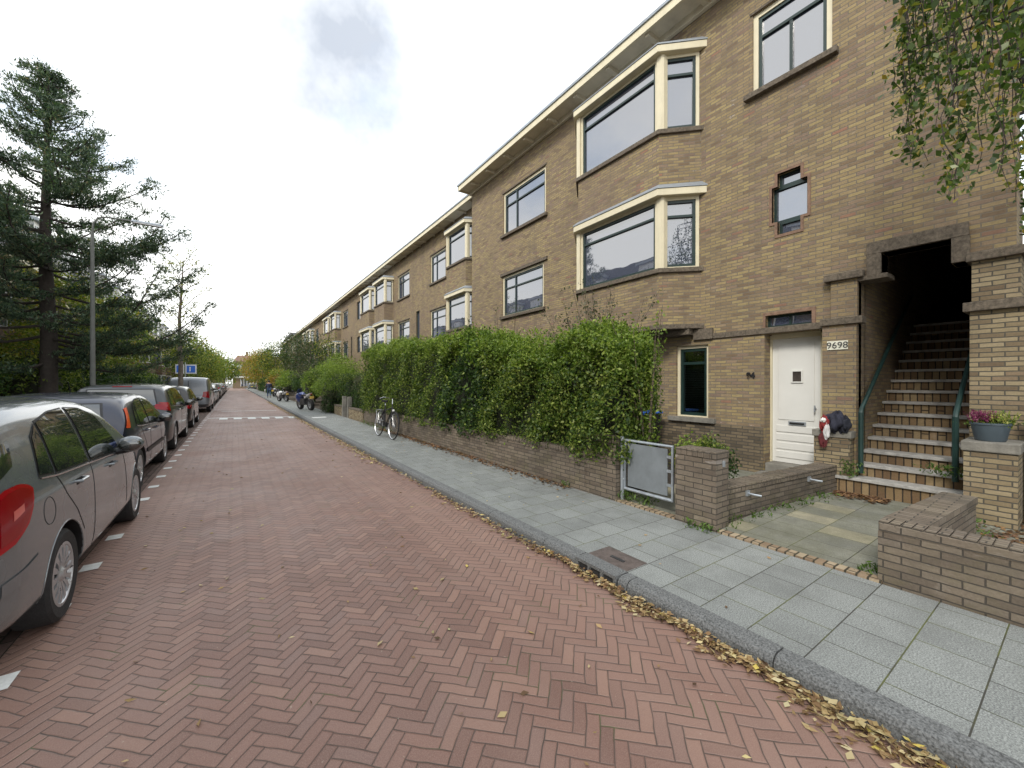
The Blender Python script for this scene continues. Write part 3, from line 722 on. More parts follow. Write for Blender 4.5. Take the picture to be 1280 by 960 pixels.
# ------------------------------------------------------------------ far row
G2 = 7.75
def eaves(root, y0, y1, step=1.03):
    b = MB(); b.prism([(7.28, y0), (17, y0), (17, y1), (7.28, y1)], 8.60, 8.66); b.build('roof', 'roof', root)
    b = MB(); b.box(7.32, G2+.02, y0, y1, 8.542, 8.58); b.build('soffit', 'soffit', root)
    b = MB(); b.box(7.26, 7.318, y0, y1, 8.49, 8.64); b.build('fascia', 'cream', root)
    b = MB(); b.box(7.23, 7.30, y0, y1, 8.642, 8.70); b.build('gutter', 'zinc', root)
    y = y0+.3
    while y < y1: b = MB(); b.box(7.34, G2-.02, y, y+.08, 8.46, 8.541); b.build('rafter_end', 'soffit', root); y += step
def slim_door(root, ys):
    window(root, (G2, ys), (G2, ys+.5), 3.55, 5.28, cas=0, fr=.045, rec=.05)
    b = MB(); b.box(G2-.75, G2+.02, ys-.3, ys+1.0, 2.62, 2.72); b.build('door_canopy', 'stone', root)
    b = MB(); b.box(G2+.18, G2+.22, ys-.15, ys+.75, .25, 2.4); b.build('door', 'green', root)
# first set-back house
ha = thing('row_house', (G2, 16, 0), 'set-back brick house next to the step in the roofline', 'house')
b = MB(); h = [(16.45, 18.1, 3.72, 5.04), (16.45, 18.1, 6.32, 7.65), (16.45, 18.1, .95, 2.3)]
wall_holes(b, G2, .25, 12.94, 19.0, 0, 8.54, h); b.build('wall', 'brick', ha)
eaves(ha, 13.13, 19.0)
bayz(ha, 7.25, G2, 13.35, 13.62, 15.25, 15.55, [(3.76, 5.06), (6.37, 7.68)], [(2.6, 3.674), (5.305, 6.284)])
for z0, z1 in ((3.72, 5.04), (6.32, 7.65), (.95, 2.3)):
    window(ha, (G2, 16.45), (G2, 18.1), z0, z1, cas=.06, fr=.045, mull=(.66,), trans=.72, rec=.03)
    b = MB(); b.box(G2-.07, G2+.05, 16.35, 18.2, z0-.08, z0-.001); b.build('window_sill', 'stone', ha)
    b = MB(); b.box(G2-.03, G2+.05, 16.4, 18.15, z1+.001, z1+.05); b.build('window_lintel', 'stone', ha)
b = MB(); b.box(G2-.015, G2+.02, 13, 19, 0, .86); b.build('plinth', 'brick_low', ha)
# repeating house of 14.2 m
rh = thing('row_house', (G2, 19, 0), 'second set-back brick house with paired bays, behind the end of the tall hedge', 'house', None)
y0 = 19.0; b = MB()
h = [(20.95, 22.75, 3.72, 5.04), (20.95, 22.75, 6.34, 7.67), (31.2, 32.2, 6.40, 7.75), (19.5, 20.0, 3.55, 5.28), (19.35, 20.25, .25, 2.4), (31.2, 32.2, 3.9, 5.1)]
wall_holes(b, G2, .25, y0, y0+14.2, 0, 8.54, h); b.build('wall', 'brick', rh)
eaves(rh, y0, y0+14.2)
bayz(rh, 7.25, G2, 23.6, 23.76, 25.75, 25.95, [(3.76, 5.06), (6.37, 7.68)], [(2.6, 3.674), (5.305, 6.284)])
bayz(rh, 7.25, G2, 26.75, 26.95, 29.1, 29.3, [(3.76, 5.06), (6.37, 7.68)], [(0, 3.674), (5.305, 6.284)])
for z0, z1 in ((3.72, 5.04), (6.34, 7.67)):
    window(rh, (G2, 20.95), (G2, 22.75), z0, z1, cas=.06, fr=.045, mull=(.66,), trans=.72, rec=.03)
    b = MB(); b.box(G2-.07, G2+.05, 20.85, 22.85, z0-.08, z0-.001); b.build('window_sill', 'stone', rh)
    b = MB(); b.box(G2-.03, G2+.05, 20.9, 22.8, z1+.001, z1+.05); b.build('window_lintel', 'stone', rh)
for z0, z1 in ((6.40, 7.75), (3.9, 5.1)): window(rh, (G2, 31.2), (G2, 32.2), z0, z1, cas=0, fr=.05, rec=.05)
slim_door(rh, 19.5)
b = MB(); b.box(G2-.015, G2+.02, 20.3, 33.2, 0, .86); b.build('plinth', 'brick_low', rh)
labs = ['brick row house with paired bays, third one down beyond the step', 'brick row house with paired bays, fourth one down beyond the step', 'brick row house with paired bays, fifth one down beyond the step', 'farthest brick house of the long right hand row']
for i, l in enumerate(labs): copy_tree(rh, (G2, 19+14.2*(i+1), 0), l)
# ------------------------------------------------------------------ garden walls, gate, things by the door
def gwall(label, pts, z0, z1, cap=True, group=None, mat='brick_garden'):
    """pts: plan polygon"""
    c = (sum(p[0] for p in pts)/len(pts), sum(p[1] for p in pts)/len(pts), z0)
    t = thing('garden_wall', c, label, 'garden wall', group)
    b = MB(); b.prism(pts, z0, z1-(.075 if cap else 0)); b.build('wall_body', mat, t)
    return t
def rowlock(t, p0, p1, wd, z0, h=.075, bw=.062):
    """individual upright coping bricks along p0->p1, width to the right"""
    L = math.hypot(p1[0]-p0[0], p1[1]-p0[1]); n = int(L/bw); b = MB()
    for i in range(n):
        a = L*i/n; e = L*(i+1)/n-.008
        dz = random.uniform(-.004, .003); dd = random.uniform(-.004, .004)
        b.obox(p0, p1, a, e, -.008+dd, wd+.008+dd, z0, z0+h+dz)
    b.obox(p0, p1, .004, L-.01, .004, wd-.004, z0, z0+h-.014)
    return b.build('coping', 'brick_garden', t, bevel=.005)
t = gwall('low weathered brick wall at the right edge of the pavement with upright coping bricks', [(4.0, .93), (4.0, -6), (4.21, -6), (4.21, .93)], .05, .56)
rowlock(t, (4.0, .93), (4.0, -6), -.21, .485)
b = MB(); b.prism([(4.215, .93), (5.62, .83), (5.62, .62), (4.215, .70)], .05, .475); b.build('wall_return', 'brick_garden', t)
b = MB(); b.prism([(4.215, .94), (5.63, .84), (5.63, .61), (4.215, .69)], .477, .55); b.build('return_coping', 'brick_garden', t, bevel=.006)
t = gwall('low brick wall with metal hooks running from gate pillar to the door', [(4.24, 2.27), (6.86, 2.03), (6.86, 2.25), (4.24, 2.50)], .05, .47)
rowlock(t, (4.24, 2.50), (6.86, 2.25), .225, .395, .07)
for x, y in ((4.75, 2.215), (6.1, 2.09)):
    b = MB(); b.tube([(x, y+.02, .36), (x, y-.07, .355), (x+.03, y-.13, .35)], .012, 6); b.box(x-.03, x+.03, y-.01, y+.012, .33, .39); b.build('hook', 'galv', t)
def pillar(y0, y1, label, x1=4.22, z=.90):
    t = thing('gate_pillar', (3.98, (y0+y1)/2, .05), label, 'pillar')
    b = MB(); b.box(3.975, x1, y0, y1, .03, z-.075); b.build('pillar_body', 'brick_garden', t)
    rowlock(t, (3.975, y0), (3.975, y1), x1-3.975, z-.073, .075); return t
t = pillar(2.16, 2.61, 'square brick pillar right of the grey metal gate')
b = MB(); b.box(4.10, 4.14, 2.150, 2.16, .74, .80); b.build('bell_plate', 'galv', t)
pillar(3.45, 3.97, 'brick pillar left of the metal gate, where the hedge starts')
t = gwall('long low brick wall under the tall hedge', [(3.98, 3.98), (4.18, 3.98), (4.18, 15.5), (3.98, 15.5)], .03, .66)
rowlock(t, (3.98, 3.98), (3.98, 15.5), .2, .588, .072)
# gate
t = thing('garden_gate', (4.06, 3.05, .1), 'grey metal garden gate with flat plate in tube frame', 'gate')
b = MB()
x = 4.06; ya, yb, za, zb = 2.70, 3.37, .27, .88
b.tube([(x, ya, za), (x, yb, za), (x, yb, zb), (x, ya, zb), (x, ya, za), (x, yb, za)], .021, 8); b.build('gate_frame', 'galv', t, smooth=True)
b = MB(); b.box(x-.004, x+.004, ya+.065, yb-.045, za+.04, zb-.035)
b.build('gate_plate', 'greyplate', t)
for zz in (.42, .58, .74):
    b = MB(); b.box(x-.01, x+.01, ya+.015, ya+.07, zz, zz+.03); b.build('bracket', 'galv', t)
b = MB(); b.tube([(x, 3.415, .08), (x, 3.415, .92)], .024, 8); b.build('gate_post', 'galv', t, smooth=True)
for zz in (.38, .76): b = MB(); b.tube([(x, 3.36, zz), (x, 3.42, zz)], .014, 6); b.build('hinge', 'galv', t)
# jacket and scarf left on the pedestal
t = thing('jacket', (6.9, 2.05, .935), 'dark navy jacket with red and white scarf left on the brick pedestal', 'jacket')
def cloth(cx, cy, cz, sx, sy, sz, seed, n=22):
    r = random.Random(seed); ph = [r.uniform(0, 6) for _ in range(6)]; vs = []; fs = []
    for j in range(n+1):
        th = PI*j/n
        for i in range(n*2):
            a = PI*i/n
            k = 1+.16*math.sin(3*a+ph[0]+2*th)+.10*math.sin(7*a+ph[1]-3*th)+.08*math.sin(5*th+ph[2]+2*a)
            vs.append((cx+sx*k*math.sin(th)*math.cos(a), cy+sy*k*math.sin(th)*math.sin(a), cz+sz*k*math.cos(th)))
    m = n*2
    for j in range(n):
        for i in range(m): fs.append((j*m+i, (j+1)*m+i, (j+1)*m+(i+1) % m, j*m+(i+1) % m))
    return vs, fs
b = MB(); b.add(*cloth(6.87, 2.03, 1.05, .11, .12, .135, 1)); b.build('jacket_body', plain('navy_cloth', (.018, .02, .035), .85, .3, 20., bump=.4), t, smooth=True)
b = MB(); b.add(*cloth(6.84, 1.93, 1.04, .06, .055, .10, 3)); b.build('sleeve', plain('navy_sleeve', (.014, .016, .026), .85, .3, 20., bump=.4), t, smooth=True)
b = MB(); b.add(*cloth(6.81, 2.16, 1.03, .05, .05, .10, 5)); b.build('scarf', plain('red_scarf', (.20, .02, .02), .85, .3, 20., bump=.3), t, smooth=True)
b = MB(); b.add(*cloth(6.80, 2.17, .80, .025, .05, .09, 7)); b.build('scarf_end', plain('maroon_scarf', (.10, .015, .018), .85, .3, 20., bump=.3), t, smooth=True)
b = MB(); b.add(*cloth(6.785, 2.125, .93, .03, .035, .10, 9)); b.build('scarf_stripe', plain('white_cloth', (.55, .54, .54), .85, .1, 20.), t, smooth=True)
b = MB(); b.add(*cloth(6.77, 2.16, 1.08, .03, .03, .03, 11)); b.build('scarf_stripe', 'white', t, smooth=True)
# heather pot
t = thing('flower_pot', (6.70, .64, .975), 'grey blue pot of pink and yellow heather on the right pedestal', 'flower pot')
b = MB(); b.lathe([(0, .976), (.105, .976), (.115, .99), (.145, 1.15), (.152, 1.152), (.153, 1.172), (.14, 1.172), (.135, 1.13), (0, 1.13)], (6.70, .64, 0), n=32); b.build('pot', 'pot', t, smooth=True)
def heath(cy, mat, n, sd, name):
    P = []; Dd = []
    for _ in range(n):
        a = random.uniform(0, 2*PI); r = random.uniform(0, .075); h = random.uniform(.10, .2); lx, ly = math.cos(a)*r, math.sin(a)*r
        for q in range(12):
            f = q/12; P.append((6.70+lx*(1+.9*f), cy+ly*(1+.9*f), 1.12+h*f)); Dd.append((lx*3, ly*3, .8))
    return leaves(name, P, .022, mat, parent=t, dirs=np.array(Dd), aspect=.5)
heath(.70, 'heather', 110, 1, 'pink_flowers'); heath(.57, 'heather_y', 90, 2, 'yellow_flowers')
P = rng.normal(size=(700, 3))*(.05, .09, .02)+(6.7, .64, 1.17); leaves('leaves', P, .028, 'privet', parent=t)
# wheelie bin behind the hedge
t = thing('wheelie_bin', (6.62, 5.1, .09), 'dark wheelie bin with blue lid between hedge end and front window', 'bin')
b = MB(); b.prism([(6.4, 4.88), (6.84, 4.88), (6.84, 5.32), (6.4, 5.32)], .15, 1.0, [(6.36, 4.84), (6.9, 4.84), (6.9, 5.36), (6.36, 5.36)]); b.build('bin_body', 'black', t, bevel=.02)
b = MB(); b.box(6.33, 6.93, 4.81, 5.39, 1.0, 1.04); b.build('lid', 'bluesign', t, bevel=.02)
for yy in (4.82, 5.32): b = MB(); b.lathe([(0, 0), (.09, 0), (.09, .05), (0, .05)], (6.86, yy, .19), 'y'); b.build('wheel', 'rubber', t)
# dark iron fence panel at the right edge
t = thing('iron_gate', (6.9, .2, .1), 'black iron garden gate right of the brick pier', 'gate')
b = MB()
for yy in np.arange(-.9, .40, .09): b.tube([(6.78, float(yy), .12), (6.78, float(yy), 1.35)], .009, 6)
b.build('gate_bars', 'black', t)
b = MB(); b.box(6.765, 6.795, -.92, .41, 1.30, 1.35); b.box(6.765, 6.795, -.92, .41, .18, .23); b.build('gate_rails', 'black', t)
b = MB(); b.box(6.80, 6.815, -.92, .40, .2, 1.28); b.build('gate_panel', 'black', t)

# ------------------------------------------------------------------ foliage: hedges and shrubs
def hedge(name, label, cat, x0, x1, y0, y1, z0, ztop, mats, nc=2600, per=16, size=.045, sig=.055, group=None, parts=True, wob=.09, topmat=True, sprig=60, core=True, uneven=1.0, capn=None):
    """clipped hedge or bush block: leaves over a lumpy shell, solid dark twig core inside, painting shade into the gaps"""
    t = thing(name, ((x0+x1)/2, (y0+y1)/2, .1), label, cat, group)
    ph = rng.uniform(0, 6, 6)
    def bump(u, v): return wob*(np.sin(u*2.3+ph[0])*np.cos(v*2.9+ph[1])+.6*np.sin(u*5.1+ph[2]+v*4.0))
    A = np.array([(y1-y0)*(2.2), (x1-x0)*2.2, (x1-x0)*2.0, (y1-y0)*(x1-x0)*1.3]); A = A/A.sum()
    n = nc; k = rng.choice(4, n, p=A); y = rng.uniform(y0, y1, n); x = rng.uniform(x0, x1, n); zt = np.array([ztop(v) for v in y]); z = z0+(zt-z0)*rng.uniform(0, 1, n)**.85
    f = k == 0; x[f] = x0+bump(y[f], z[f])+rng.exponential(.05, f.sum())
    f = k == 1; y[f] = y0+bump(x[f], z[f]); zt[f] = ztop(y0); 
    f = k == 2; y[f] = y1-bump(x[f], z[f])
    f = k == 3; z[f] = zt[f]+bump(y[f], x[f])*1.2*uneven+rng.normal(size=f.sum())*.03
    # rounded shoulders
    e = np.clip((z-(zt-.35))/.35, 0, 1); f = k == 0; x[f] += .16*e[f]**2
    C = np.stack([x, y, z], 1)
    s_ = np.sin(y*4.1+ph[3])*np.cos(z*5.3+ph[4])+np.sin(y*9.7+z*6.1+ph[5])*.8+np.sin(y*1.9-z*2.2+ph[0])*.6
    keep = (s_ > -.75) | (rng.uniform(size=n) < .28) | (z > zt-.2); C = C[keep]; z = z[keep]; zt = zt[keep]; n = len(C); P = clumps(C, per, sig)
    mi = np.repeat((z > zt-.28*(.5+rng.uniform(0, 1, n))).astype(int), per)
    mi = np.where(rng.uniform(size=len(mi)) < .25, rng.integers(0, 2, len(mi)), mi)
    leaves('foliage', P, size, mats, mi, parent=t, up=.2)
    # sprigs sticking out of the top
    if sprig:
        Q = []; Dd = []
        for _ in range(sprig):
            yy = random.uniform(y0, y1); xx = random.uniform(x0, x1); h = random.uniform(.08, .32)*uneven; lean = (random.gauss(0, .25), random.gauss(0, .25))
            for q in range(int(14+h*60)):
                f = random.random(); Q.append((xx+lean[0]*h*f+random.gauss(0, .022), yy+lean[1]*h*f+random.gauss(0, .022), ztop(yy)-.05+h*f)); Dd.append((random.gauss(0, .5), random.gauss(0, .5), .7))
        leaves('sprigs', Q, size, mats[1], parent=t, dirs=np.array(Dd))
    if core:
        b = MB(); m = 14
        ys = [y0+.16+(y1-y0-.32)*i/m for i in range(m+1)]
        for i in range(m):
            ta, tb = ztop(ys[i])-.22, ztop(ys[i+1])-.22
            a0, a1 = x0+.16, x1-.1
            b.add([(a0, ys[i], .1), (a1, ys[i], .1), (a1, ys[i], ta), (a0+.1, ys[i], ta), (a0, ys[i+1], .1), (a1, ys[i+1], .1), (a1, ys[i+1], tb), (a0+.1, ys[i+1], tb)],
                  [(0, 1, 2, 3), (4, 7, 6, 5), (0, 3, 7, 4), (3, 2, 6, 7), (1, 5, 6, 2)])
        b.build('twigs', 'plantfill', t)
    return t
def htop(tab): return lambda y: float(np.interp(y, [a for a, _ in tab], [b for _, b in tab]))+.05*math.sin(y*3.7)
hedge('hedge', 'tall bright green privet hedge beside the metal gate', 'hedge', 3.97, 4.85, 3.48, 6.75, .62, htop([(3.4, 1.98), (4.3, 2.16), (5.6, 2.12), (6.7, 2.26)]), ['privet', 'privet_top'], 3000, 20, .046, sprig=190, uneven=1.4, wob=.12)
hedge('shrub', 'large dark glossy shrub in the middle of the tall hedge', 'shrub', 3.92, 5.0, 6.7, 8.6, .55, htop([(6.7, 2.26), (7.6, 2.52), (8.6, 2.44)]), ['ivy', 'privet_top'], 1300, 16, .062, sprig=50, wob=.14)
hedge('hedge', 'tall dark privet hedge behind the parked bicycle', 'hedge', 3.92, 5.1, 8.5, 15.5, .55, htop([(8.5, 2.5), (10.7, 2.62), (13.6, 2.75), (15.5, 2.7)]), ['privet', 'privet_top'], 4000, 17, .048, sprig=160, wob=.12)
# leggy shrub with reddish stems above hedge
def stems(label, x, y, n, hgt, spread, mat, z0=.1, lf=90, size=.05, cat='shrub', name='leggy_shrub', hmin=.7, seed=1, lean=(0, 0), leafmin=.45):
    t = thing(name, (x, y, z0), label, cat); r = random.Random(seed); b = MB(); P = []
    for _ in range(n):
        a = r.uniform(0, 2*PI); h = hgt*r.uniform(hmin, 1); sp = spread*r.uniform(.2, 1); pts = []
        for q in range(7):
            f = q/6; pts.append((x+lean[0]*f+math.cos(a)*sp*f**1.3+r.gauss(0, .02)*f, y+lean[1]*f+math.sin(a)*sp*f**1.3+r.gauss(0, .02)*f, z0+h*f))
        b.tube(pts, [.012*(1-.75*q/6) for q in range(7)], 4)
        for _ in range(lf):
            f = r.uniform(leafmin, 1.02); k = min(5, int(f*6)); u = f*6-k; p = [pts[k][i]*(1-u)+pts[k+1][i]*u for i in range(3)]
            P.append([p[0]+r.gauss(0, .05), p[1]+r.gauss(0, .05), p[2]+r.gauss(0, .05)])
    b.build('stems', 'brick_low', t); leaves('leaves', P, size, mat, parent=t)
    return t
stems('leggy rose bush with reddish stems rising above the bright hedge under the bay', 5.2, 4.9, 40, 3.2, 1.0, ['grey_leaf'], lf=70, seed=3, size=.045)
stems('thin stemmed climbing plant standing above the hedge before the lower flat window', 5.5, 8.2, 30, 3.35, 1.3, ['grey_leaf'], lf=34, seed=5, size=.045)
stems('sparse reddish bush above the dark hedge near the roof step', 5.5, 10.8, 22, 3.3, 1.1, ['grey_leaf'], lf=36, seed=8, size=.045)
stems('loose light green sprays at the right end of the tall hedge', 4.55, 3.42, 16, 2.55, .45, ['privet_top'], lf=80, seed=9, size=.045, leafmin=.3)

def bush(name, label, cat, c, r, mats, nc=500, per=16, size=.05, sig=.07, group=None, core=True, lump=.18, top=1, loc_z=.1, stem=False, droop=0.):
    t = thing(name, (c[0], c[1], loc_z), label, cat, group)
    ph = rng.uniform(0, 6, 6); d = sphere_pts(nc); d[:, 2] = np.abs(d[:, 2])*1.0-.25*(rng.uniform(size=nc) < .35)
    rad = 1+lump*(np.sin(d[:, 0]*4+ph[0])*np.sin(d[:, 1]*4.4+ph[1])+.7*np.sin(d[:, 2]*6+ph[2]+d[:, 0]*3))+rng.normal(size=nc)*.05
    rad *= np.where(rng.uniform(size=nc) < .3, rng.uniform(.6, 1, nc), 1)
    C = np.array(c)+d*rad[:, None]*np.array(r); C[:, 2] = np.maximum(C[:, 2], loc_z+.05)
    P = clumps(C, per, sig)
    mi = np.repeat((d[:, 2] > .45).astype(int), per) if len(mats) > 1 else None
    leaves('foliage', P, size, mats, mi, parent=t)
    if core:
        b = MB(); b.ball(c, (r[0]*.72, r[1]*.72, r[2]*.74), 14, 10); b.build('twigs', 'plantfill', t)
    if stem:
        b = MB(); b.tube([(c[0], c[1], loc_z-.05), (c[0]+.05, c[1], c[2])], [.07, .04], 6); b.build('stem', 'bark', t)
    return t
bush('shrub', 'low yellowish shrub just behind the right gate pillar', 'shrub', (4.52, 2.80, .62), (.17, .17, .30), ['autumn', 'privet_top'], 110, 12, .035, .035, core=True)
bush('shrub', 'small dark green bush behind the low wall near the white door', 'shrub', (4.95, 2.78, .55), (.24, .22, .36), ['ivy', 'privet'], 170, 14, .04, .04)
# weeds
def weeds(label, pts, n=60, h=.10, name='weeds', mat='grass', size=.05, sp=.06):
    P = []; D = []
    for (x, y, z) in pts:
        for _ in range(n): P.append((x+random.gauss(0, sp), y+random.gauss(0, sp), z+random.uniform(.0, h))); D.append((random.gauss(0, .6), random.gauss(0, .6), .8))
    V, F = leafquads(P, size, dirs=np.array(D), aspect=.28)
    o = raw(name, V, F, mat, loc=pts[0]); return tag(o, label, 'plant')
weeds('green fern tuft growing at the foot of the left handrail', [(6.84, 1.86, .33), (6.82, 1.9, .36)], 60, .2, sp=.05)
weeds('grassy tuft around the post of the right handrail', [(6.97, 1.0, .5), (6.97, .93, .5), (6.98, 1.1, .5)], 60, .12)
weeds('weeds at the front corner of the right gate pillar', [(3.94, 2.35, .1), (3.95, 2.2, .1)], 50, .07, sp=.05)
weeds('weeds along the foot of the low wall beside the mossy yard', [(4.2+.3*i, 2.21-.03*i, .11) for i in range(8)], 34, .07, sp=.07)
weeds('leafy weeds under the metal gate', [(4.08, 3.40, .1), (4.1, 3.25, .1), (4.15, 3.1, .1)], 80, .14, sp=.06)
weeds('weeds growing behind the end of the right low wall', [(5.75, .68, .1), (5.95, .72, .1), (6.2, .78, .1)], 70, .16, sp=.07)
weeds('tiny grass by the end of the right wall and brick edging', [(4.12, 1.0, .1), (4.2, .97, .1)], 50, .05, sp=.04)
weeds('sprout at the base of the long hedge wall', [(3.95, 4.35, .1)], 30, .10, sp=.035)
weeds('weeds at the base of the low wall near the bicycle', [(3.92, 12.2+.5*i, .1) for i in range(7)], 50, .12, sp=.09)

# further gardens along the right-hand pavement
def lowwall(y0, y1, label, mat='brick_garden', h=.5):
    t = thing('garden_wall', (4.0, (y0+y1)/2, .05), label, 'garden wall'); b = MB(); b.box(3.99, 4.17, y0, y1, .03, h); b.build('wall_body', mat, t)
    b = MB(); b.box(3.975, 4.185, y0, y1, h+.001, h+.06); b.build('coping', 'stone', t, bevel=.008); return t
lowwall(15.7, 18.0, 'low sandy brick wall beyond the bicycle, before the first concrete gate post', 'brick_pier')
for yy, l in ((18.1, 'nearer grey concrete gate post in the low wall past the hedge'), (19.1, 'farther grey concrete gate post in the low wall past the hedge')):
    o = MB(); o.prism([(3.97, yy), (4.17, yy), (4.17, yy+.16), (3.97, yy+.16)], .05, 1.0, [(3.99, yy+.02), (4.15, yy+.02), (4.15, yy+.14), (3.99, yy+.14)])
    tag(o.build('gate_post', 'stone_light', loc=(4.07, yy+.08, .05), bevel=.01), l, 'gate post')
lowwall(19.3, 21.0, 'short sandy brick wall just beyond the concrete gate posts', 'brick_pier')
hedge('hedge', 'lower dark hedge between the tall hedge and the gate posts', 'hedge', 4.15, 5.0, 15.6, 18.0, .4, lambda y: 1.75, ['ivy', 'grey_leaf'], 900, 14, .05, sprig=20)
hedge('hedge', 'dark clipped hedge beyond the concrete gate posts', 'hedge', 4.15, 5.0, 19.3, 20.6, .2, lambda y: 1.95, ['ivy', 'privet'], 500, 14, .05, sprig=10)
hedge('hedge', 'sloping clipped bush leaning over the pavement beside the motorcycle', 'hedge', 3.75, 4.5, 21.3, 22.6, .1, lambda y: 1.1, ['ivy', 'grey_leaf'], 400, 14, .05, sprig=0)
bush('shrub', 'big rounded light green bush behind the motorcycle', 'shrub', (4.75, 23.4, 1.25), (1.15, 2.3, 1.15), ['privet_top', 'privet_top'], 1100, 16, .06, .09)
bush('shrub', 'broad mid green bush rising behind the light green one', 'shrub', (5.4, 27.5, 1.5), (1.3, 2.9, 1.6), ['privet', 'privet_top'], 900, 14, .08, .12)
bush('shrub', 'tall dark bush by the facade of the second house', 'shrub', (6.3, 21.8, 1.2), (.9, 1.2, 1.3), ['ivy', 'privet'], 400, 14, .07, .1)
def btree(name, label, base, h, crown, mats, nc=300, per=16, size=.09, sig=.16, trunk=.09, lump=.3, group=None, bark='bark', limbs=7, shell=.55, seed=1, cz=None):
    """broadleaf tree: trunk with limbs, crown of leaf clumps with gaps"""
    t = thing(name, base, label, 'tree', group); r = random.Random(seed); x, y, z = base
    cz = cz or h-crown[2]; b = MB()
    b.tube([(x, y, z-.1), (x+.04, y+.03, z+cz*.5), (x+.02, y, z+cz), (x, y+.05, z+cz+crown[2]*.6)], [trunk*1.2, trunk, trunk*.75, trunk*.2], 8)
    ends = []
    for i in range(limbs):
        a = 2*PI*i/limbs+r.uniform(-.4, .4); el = r.uniform(.1, .9); s0 = z+cz*r.uniform(.65, 1.0)
        p1 = (x+math.cos(a)*crown[0]*.45, y+math.sin(a)*crown[1]*.45, s0+crown[2]*.35*el+.2)
        p2 = (x+math.cos(a+.2)*crown[0]*.85, y+math.sin(a+.2)*crown[1]*.85, z+cz+crown[2]*(el-.35))
        b.tube([(x, y, s0-.2), p1, p2], [trunk*.45, trunk*.28, trunk*.08], 5); ends += [p1, p2]
    b.build('trunk', bark, t, smooth=True)
    d = sphere_pts(nc); ph = rng.uniform(0, 6, 4)
    rad = rng.uniform(shell, 1, nc)*(1+lump*np.sin(d[:, 0]*5+ph[0])*np.sin(d[:, 1]*5+ph[1]+d[:, 2]*4))
    C = np.array([x, y, z+cz])+d*rad[:, None]*np.array(crown)
    P = clumps(C, per, sig)
    mi = np.repeat(rng.integers(0, len(mats), nc), per) if len(mats) > 1 else None
    leaves('crown', P, size, mats, mi, parent=t)
    return t
lowwall(28.5, 36, 'low brick wall behind the scooters further down the pavement')
bush('shrub', 'slim yellow green conifer beside the pavement past the motorcycle', 'shrub', (4.3, 31.0, 1.1), (.45, .8, 1.3), ['privet_top'], 260, 14, .07, .08)
bush('shrub', 'dark leafy shrub past the slim yellow green one', 'shrub', (4.9, 34.5, 1.4), (1.1, 2.2, 1.6), ['ivy', 'grey_leaf'], 600, 14, .09, .14)
bush('shrub', 'fresh green bush overhanging the pavement by the white scooter', 'shrub', (4.4, 42.5, 1.5), (1.0, 2.4, 1.1), ['privet_top'], 520, 14, .10, .14)
btree('garden_tree', 'dark leafed garden tree in front of the middle of the row', (5.4, 38.5, .1), 5.6, (1.5, 1.9, 2.0), ['ivy', 'grey_leaf'], 420, 14, .12, .2, seed=4)
btree('garden_tree', 'loose olive green tree before the third row house', (5.8, 32.5, .1), 4.9, (1.2, 1.5, 1.6), ['autumn', 'ivy', 'ivy'], 220, 14, .10, .2, seed=6)
btree('garden_tree', 'taller grey green tree with pale blossom before the far houses', (5.3, 47.5, .1), 7.0, (1.4, 2.2, 2.6), ['ivy', 'grey_leaf'], 420, 14, .14, .24, seed=5)
bush('shrub', 'orange tinted bush far down the right pavement', 'shrub', (4.6, 56, 1.6), (1.2, 3.2, 1.6), ['orange_leaf', 'autumn'], 500, 12, .14, .2)
btree('garden_tree', 'dark round tree over the far right pavement', (4.8, 66, .1), 7.4, (2.0, 4.0, 2.8), ['ivy', 'autumn'], 460, 14, .18, .3, seed=7)
btree('street_tree', 'brownish orange tree near the far end of the right pavement', (4.2, 86, .1), 7.6, (2.6, 5.0, 2.9), ['orange_leaf', 'autumn'], 460, 14, .22, .4, seed=8)
btree('street_tree', 'olive autumn tree at the far end beside the kiosk', (4.6, 112, .1), 8.5, (3.5, 6.0, 3.6), ['autumn', 'orange_leaf'], 460, 14, .3, .5, seed=9)
hedge('hedge', 'continuous far hedge along the right pavement past the orange bush', 'hedge', 4.1, 5.2, 60, 95, .1, lambda y: 2.1, ['ivy', 'privet'], 1500, 10, .14, sig=.16, sprig=0)

# ------------------------------------------------------------------ left side planting
t = hedge('hedge', 'dark garden hedge under the cedar behind the parked cars', 'hedge', -6.3, -5.4, 2.0, 13.0, .1, lambda y: 1.75+.25*math.sin(y*1.3), ['ivy', 'ivy'], 2200, 12, .07, sprig=40, wob=.15)
# this hedge shows its pavement side (+x): add clumps there
C = np.stack([np.full(2200, -5.42)+rng.normal(size=2200)*.07, rng.uniform(2, 13, 2200), rng.uniform(.15, 1.8, 2200)], 1)
leaves('foliage', clumps(C, 12, .07), .07, ['ivy'], parent=t)
def lbush(l, c, r, m, n=700, s=.08): return bush('shrub', l, 'shrub', c, r, m, n, 14, s, .12)
lbush('dense dark green shrub left of the lamp post', (-6.1, 15.5, 1.6), (.9, 2.0, 1.5), ['ivy', 'privet'], 900, .08)
lbush('mid green shrub just right of the lamp post', (-6.0, 21.5, 1.7), (1.0, 2.6, 1.6), ['privet', 'autumn'], 800, .09)
lbush('shaded green shrub beneath the yellow green trees', (-5.9, 28.0, 1.5), (1.0, 3.0, 1.5), ['ivy', 'privet'], 700, .1)
lbush('low dark shrub row behind the van', (-5.6, 38.0, 1.3), (1.0, 5.0, 1.3), ['ivy', 'privet'], 700, .12)
btree('garden_tree', 'yellow green autumn tree right behind the cedar boughs', (-6.0, 24.5, .1), 6.6, (1.7, 2.6, 2.4), ['autumn'], 620, 16, .11, .2, seed=11, cz=4.2)
